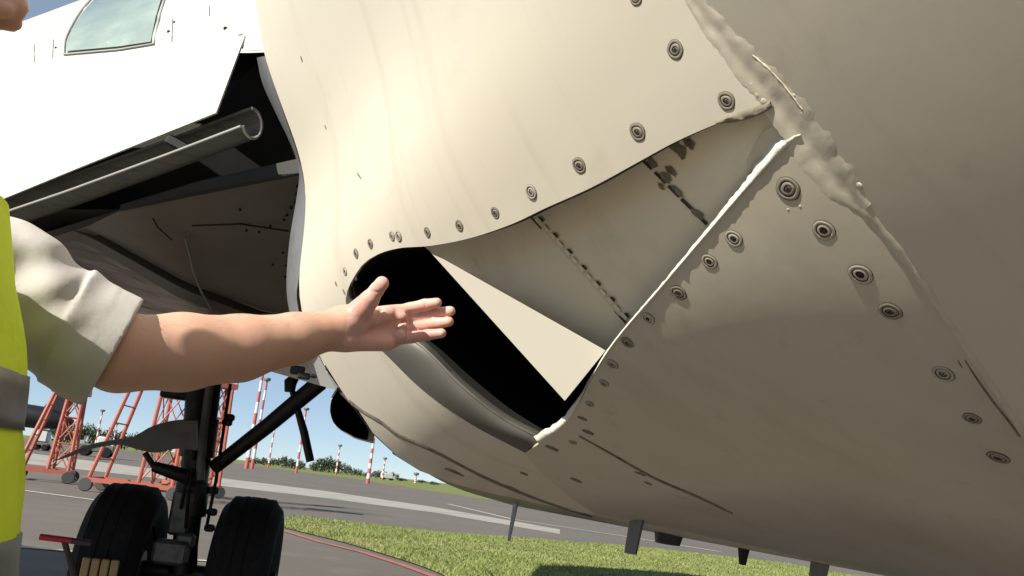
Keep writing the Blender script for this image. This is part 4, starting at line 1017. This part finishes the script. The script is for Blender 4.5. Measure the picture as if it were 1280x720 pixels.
def handf(P):
    d = smin(palm(P), armf(P), .022); d = smin(d, th(P), .009)
    fing = np.minimum(np.minimum(fi(P), fm(P)), np.minimum(fr(P), fp(P)))
    fing = smin(smin(smin(fi(P), fm(P), .0016), fr(P), .0016), fp(P), .0016)
    d = smin(d, fing, .006)
    for g in pads: d = smin(d, g(P), .007)
    for g in crease:
        e_ = -g(P); h = np.clip(.5-.5*(d-e_)/.0022, 0, 1); d = d+(e_-d)*h+.0022*h*(1-h)
    return d
allp = np.array([J(*a[:3]) for a in fore]+[J(477, 346, 1.3), J(575, 389, 1.36), J(560, 440, 1.36)])
lo, hi = allp.min(0)-.06, allp.max(0)+.045; lo[0] = J(110, 440, 1.17)[0]
hv, hf = surfnet(handf, lo, hi, .0021)
# coarse body (mostly out of the frame)
nose = J(25, 16, .86)
hx, hz, hy = nose[0]-.116, nose[2]+.03, nose[1]
headf = su([ell((hx-.012, hy, hz+.045), (.098, .077, .103)), ell((hx+.035, hy, hz-.035), (.062, .056, .072)), ell((hx+.062, hy, hz-.085), (.028, .03, .022)), cap((hx-.03, hy, hz-.06), (hx-.045, hy, hz-.24), .058, .064)], .03)
def headg(P):
    d = headf(P)
    for g, k in ((cap((nose[0]-.022, hy, nose[2]+.045), (nose[0]-.006, hy, nose[2]+.005), .0085, .0125), .014), (ell((nose[0]-.012, hy+.013, nose[2]-.006), (.012, .009, .009)), .006), (ell((nose[0]-.012, hy-.013, nose[2]-.006), (.012, .009, .009)), .006),
                 (ell((nose[0]-.026, hy, nose[2]-.036), (.011, .024, .007)), .006), (ell((nose[0]-.028, hy, nose[2]-.048), (.011, .021, .007)), .006), (ell((nose[0]-.03, hy, nose[2]+.058), (.012, .05, .008)), .012),
                 (ell((hx-.015, hy+.078, hz+.0), (.018, .009, .032)), .006), (ell((hx-.015, hy-.078, hz+.0), (.018, .009, .032)), .006)):
        d = smin(d, g(P), k)
    return d
bv1, bf1 = surfnet(headg, (hx-.13, hy-.11, hz-.2), (nose[0]+.02, hy+.11, hz+.17), .0045)
tx = hx-.04
shR, shL = (tx, .72, 1.43), tuple(J(-95, 285, 1.12))
rh = np.array([tx+.05, .62, .84])
right = [cap(shR, (tx-.01, .65, 1.15), .055, .045), cap((tx-.01, .65, 1.15), rh, .043, .028), cap(rh, rh+np.array([.01, .005, -.075]), .027, .026)]+[cap(rh+np.array([-.025+k*.018, .003, -.08]), rh+np.array([-.02+k*.016, .012, -.16+.012*abs(k-1.4)]), .0095, .008) for k in range(4)]+[cap(rh+np.array([.03, .01, -.03]), rh+np.array([.055, .025, -.10]), .012, .009)]
torso = su([ell((tx, .90, 1.25), (.105, .17, .26)), ell((tx, .90, .96), (.105, .165, .16)), cap(shR, (tx, 1.08, 1.43), .055, .055), cap((hx-.045, hy, hz-.2), (tx, .90, 1.38), .055, .07)]+right+[cap((tx, .81, .9), (tx+.01, .80, .5), .085, .055), cap((tx+.01, .80, .5), (tx-.01, .80, .09), .052, .036), cap((tx, .99, .9), (tx+.01, 1.0, .5), .085, .055), cap((tx+.01, 1.0, .5), (tx-.01, 1.0, .09), .052, .036), cap((tx, 1.07, 1.42), J(40, 375, 1.15), .055, .05)], .02)
bv2, bf2 = surfnet(torso, (tx-.2, .5, .03), (tx+.3, 1.3, 1.54), .012)
V = np.vstack([hv, bv1, bv2]); Fq = np.vstack([hf, bf1+len(hv), bf2+len(hv)+len(bv1)])
body = obj('body', V, Fq, [M['skin'], M['hand']], pr, True, 0)
wx = J(432, 410, 1.33)[0]
cxs = np.array([p.center.x for p in body.data.polygons])
mi = (cxs+(-.47) > wx).astype(np.int32); body.data.polygons.foreach_set('material_index', mi)
hv_, hf_ = [], []
bm_v = body.data.vertices; cand = [p for p in body.data.polygons if p.index < len(hf) and p.center.x+(-.47) < J(405, 400, 1.32)[0] and p.normal.z > .55]
for p in random.sample(cand, min(260, len(cand))):
    c = Vector(p.center); n = Vector(p.normal); t = Vector((.9, .25, -.25))+Vector((random.gauss(0, .25), random.gauss(0, .25), random.gauss(0, .25)))
    t = (t-n*t.dot(n)).normalized(); L_ = random.uniform(.006, .014); sd_ = t.cross(n).normalized()*.00013; k = len(hv_)
    tip = c+(t*.85+n*.45)*L_; hv_ += [c-sd_, c+sd_, tip]; hf_.append((k, k+1, k+2))
ah = obj('arm_hair', hv_, hf_, M['hair'], pr, False, xf=1); ah['kind'] = 'stuff'
# hair, eyes
hairf = lambda P: np.maximum(ell((hx-.018, hy, hz+.052), (.106, .086, .110))(P), np.minimum((P[:, 0]-(hx+.055)), 9)+np.where(P[:, 2] > hz+.09, -.05, 0)*1.0)
hv2, hf2 = surfnet(lambda P: np.maximum(hairf(P), (hz-.02+np.clip(P[:, 0]-hx, -.1, .2)*.9)-P[:, 2]), (hx-.15, hy-.11, hz-.12), (hx+.14, hy+.11, hz+.18), .006)
obj('hair', hv2, hf2, M['hair'], pr, True, 0)
for s_ in (-1, 1):
    mb = MB(); mb.lathe([(.001, .012), (.007, .0098), (.0115, .003), (.0115, -.003), (.007, -.0098), (.001, -.012)], (nose[0]-.036, hy+s_*.032, nose[2]+.042), (1, 0, 0), 14); ey = mb.build('eye', M['lightgrey'], pr); mb = MB(); mb.lathe([(.0062, .0098), (.0058, .0112), (.001, .0126)], (nose[0]-.036, hy+s_*.032, nose[2]+.042), (1, 0, 0), 12); mb.build('iris', M['hair'], ey)
# shirt sleeve with rolled cuff
def cplane(p1, p2, Y):
    """plane through two surveyed points, facing along the arm"""
    a, b = J(*p1, Y), J(*p2, Y); t = b-a; n = np.cross(t, ray(120, 430)); n /= np.linalg.norm(n)
    if n@Rv < 0: n = -n
    return a, n
c0, n0 = cplane((102, 371), (49, 474), 1.165); c1, n1 = cplane((173, 386), (108, 498), 1.17)
slv = su([cap(J(-130, 262, 1.12), J(-30, 333, 1.13), .074, .069), cap(J(-30, 333, 1.13), J(56, 391, 1.15), .069, .067), cap(J(56, 391, 1.15), J(128, 434, 1.17), .067, .064), ell(J(44, 330, 1.14), (.03, .04, .022)), ell(J(66, 345, 1.14), (.02, .04, .03)), cap(J(128, 434, 1.17), J(190, 455, 1.19), .064, .066)], .02)
adir = (J(128, 434, 1.17)-J(-20, 338, 1.13)); adir /= np.linalg.norm(adir); side = np.cross(adir, ray(60, 380)); side /= np.linalg.norm(side)
def wrinkle(P):
    s1_ = (P-c0)@adir; s2_ = (P-c0)@side
    a = .0042*np.sin(s1_*48+s2_*30+2.0*np.sin(s2_*20))+.0022*np.sin(s1_*85-s2_*70+1.3+1.5*np.sin(s1_*30))
    return a*np.clip(1-(s1_+.02)*6, .35, 1.3)
def sleevef(P):
    d0 = slv(P); w_ = wrinkle(P)
    a = np.maximum(d0+w_, (P-c0)@n0-.03)
    b = np.maximum(np.maximum(d0-.004+w_*.22, (P-c1)@n1), -((P-c0)@n0))
    b = np.maximum(b, -np.maximum(d0+.010, -((P-c1)@n1+.05)))
    return smin(a, b, .009)
sp_ = np.array([J(-120, 200, 1.12), J(190, 520, 1.19)])
sv, sf_ = surfnet(sleevef, (sp_[:, 0].min() if False else J(-150, 300, 1.12)[0], 1.02, J(0, 520, 1.1)[2]), (J(195, 430, 1.19)[0], 1.27, J(0, 225, 1.1)[2]+.02), .0029)
obj('shirt_sleeve', sv, sf_, M['shirt'], pr, True, 0)
rsf = su([cap((tx, .72, 1.44), (tx-.01, .655, 1.15), .068, .058), cap((tx-.01, .655, 1.15), (tx+.01, .64, 1.03), .056, .053)], .02)
sv, sf_ = surfnet(rsf, (tx-.12, .54, .96), (tx+.12, .84, 1.54), .008); obj('shirt_sleeve', sv, sf_, M['shirt'], pr, True, 0)
# vest: lofted shell; its chest line follows the surveyed profile
zs = np.array([.80, .9, 1.0, 1.10, 1.15, 1.2, 1.25, 1.3, 1.35, 1.4, 1.45, 1.50, 1.535, 1.56])
def chest(z):
    # pixel column of the chest edge by height
    py = 543-(z-1.29)*1136/.93; px = np.interp(py, [235, 250, 300, 350, 450, 560, 650, 720, 900], [26, 28, 29, 30, 32, 34, 34, 34, 31]); return J(px, py, .97)[0]
def vring(z, off=0.):
    xr = chest(z)+off; t = np.clip((z-1.37)/.15, 0, 1)
    b = .205*(1-.45*t**1.5)+off; a = .135*(1-.25*t)+off; cx = xr-a; P = []
    for k in range(64):
        q = 2*math.pi*k/64; c, s = math.cos(q), math.sin(q); e_ = .95
        wob = .004*math.sin(9*q+z*17)+.003*math.sin(15*q-z*31)
        wob *= (0 if abs(q) < .3 or q > 5.98 else 1)
        P.append((cx+(a+wob)*np.sign(c)*abs(c)**e_, .90+(b+wob)*np.sign(s)*abs(s)**e_, z))
    return P
mb = MB(); mb.rings([vring(z) for z in np.linspace(.78, 1.51, 40)], False, False)
vest = mb.build('hi_vis_vest', M['vest'], pr, True, 0)
for z0, z1 in ((1.294, 1.348), (1.135, 1.194), (.93, .985)):
    mb = MB(); mb.rings([vring(z0-.0, .0), *[vring(z, .0025) for z in np.linspace(z0, z1, 5)], vring(z1, 0.)], False, False); mb.build('reflective_stripe', M['reflect'], vest, True, 0)
mb = MB(); mb.rings([[(x*.97+tx*.03, .90+(y-.90)*.96, z) for x, y, z in vring(zz)] for zz in (.84, 1.0, 1.2, 1.4, 1.47)]+[[(x*.3+(tx-.0)*.7, .90+(y-.90)*.36, 1.53) for x, y, z in vring(1.47)]], True, False); mb.build('shirt_body', M['shirt'], pr, True, 0)
trf = su([ell((tx, .90, .92), (.13, .19, .14)), cap((tx, .81, .9), (tx+.012, .80, .5), .1, .078), cap((tx+.012, .80, .5), (tx, .80, .07), .078, .066), cap((tx, .99, .9), (tx+.012, 1.0, .5), .1, .078), cap((tx+.012, 1.0, .5), (tx, 1.0, .07), .078, .066)], .03)
tv, tf = surfnet(trf, (tx-.18, .6, .02), (tx+.18, 1.2, 1.06), .012); obj('trousers', tv, tf, M['trouser'], pr, True, 0)
for y in (.80, 1.0):
    f__ = su([cap((tx-.04, y, .05), (tx+.15, y, .038), .05, .04), cap((tx, y, .06), (tx, y, .11), .05, .05)], .02)
    tv, tf = surfnet(lambda P: np.maximum(f__(P), -P[:, 2]+.002), (tx-.12, y-.08, -.01), (tx+.22, y+.08, .18), .008); obj('shoe', tv, tf, M['shoe'], pr, True, 0)
print('objects', len(bpy.data.objects), 'tris', sum(len(o.data.polygons) for o in bpy.data.objects if o.type == 'MESH'))
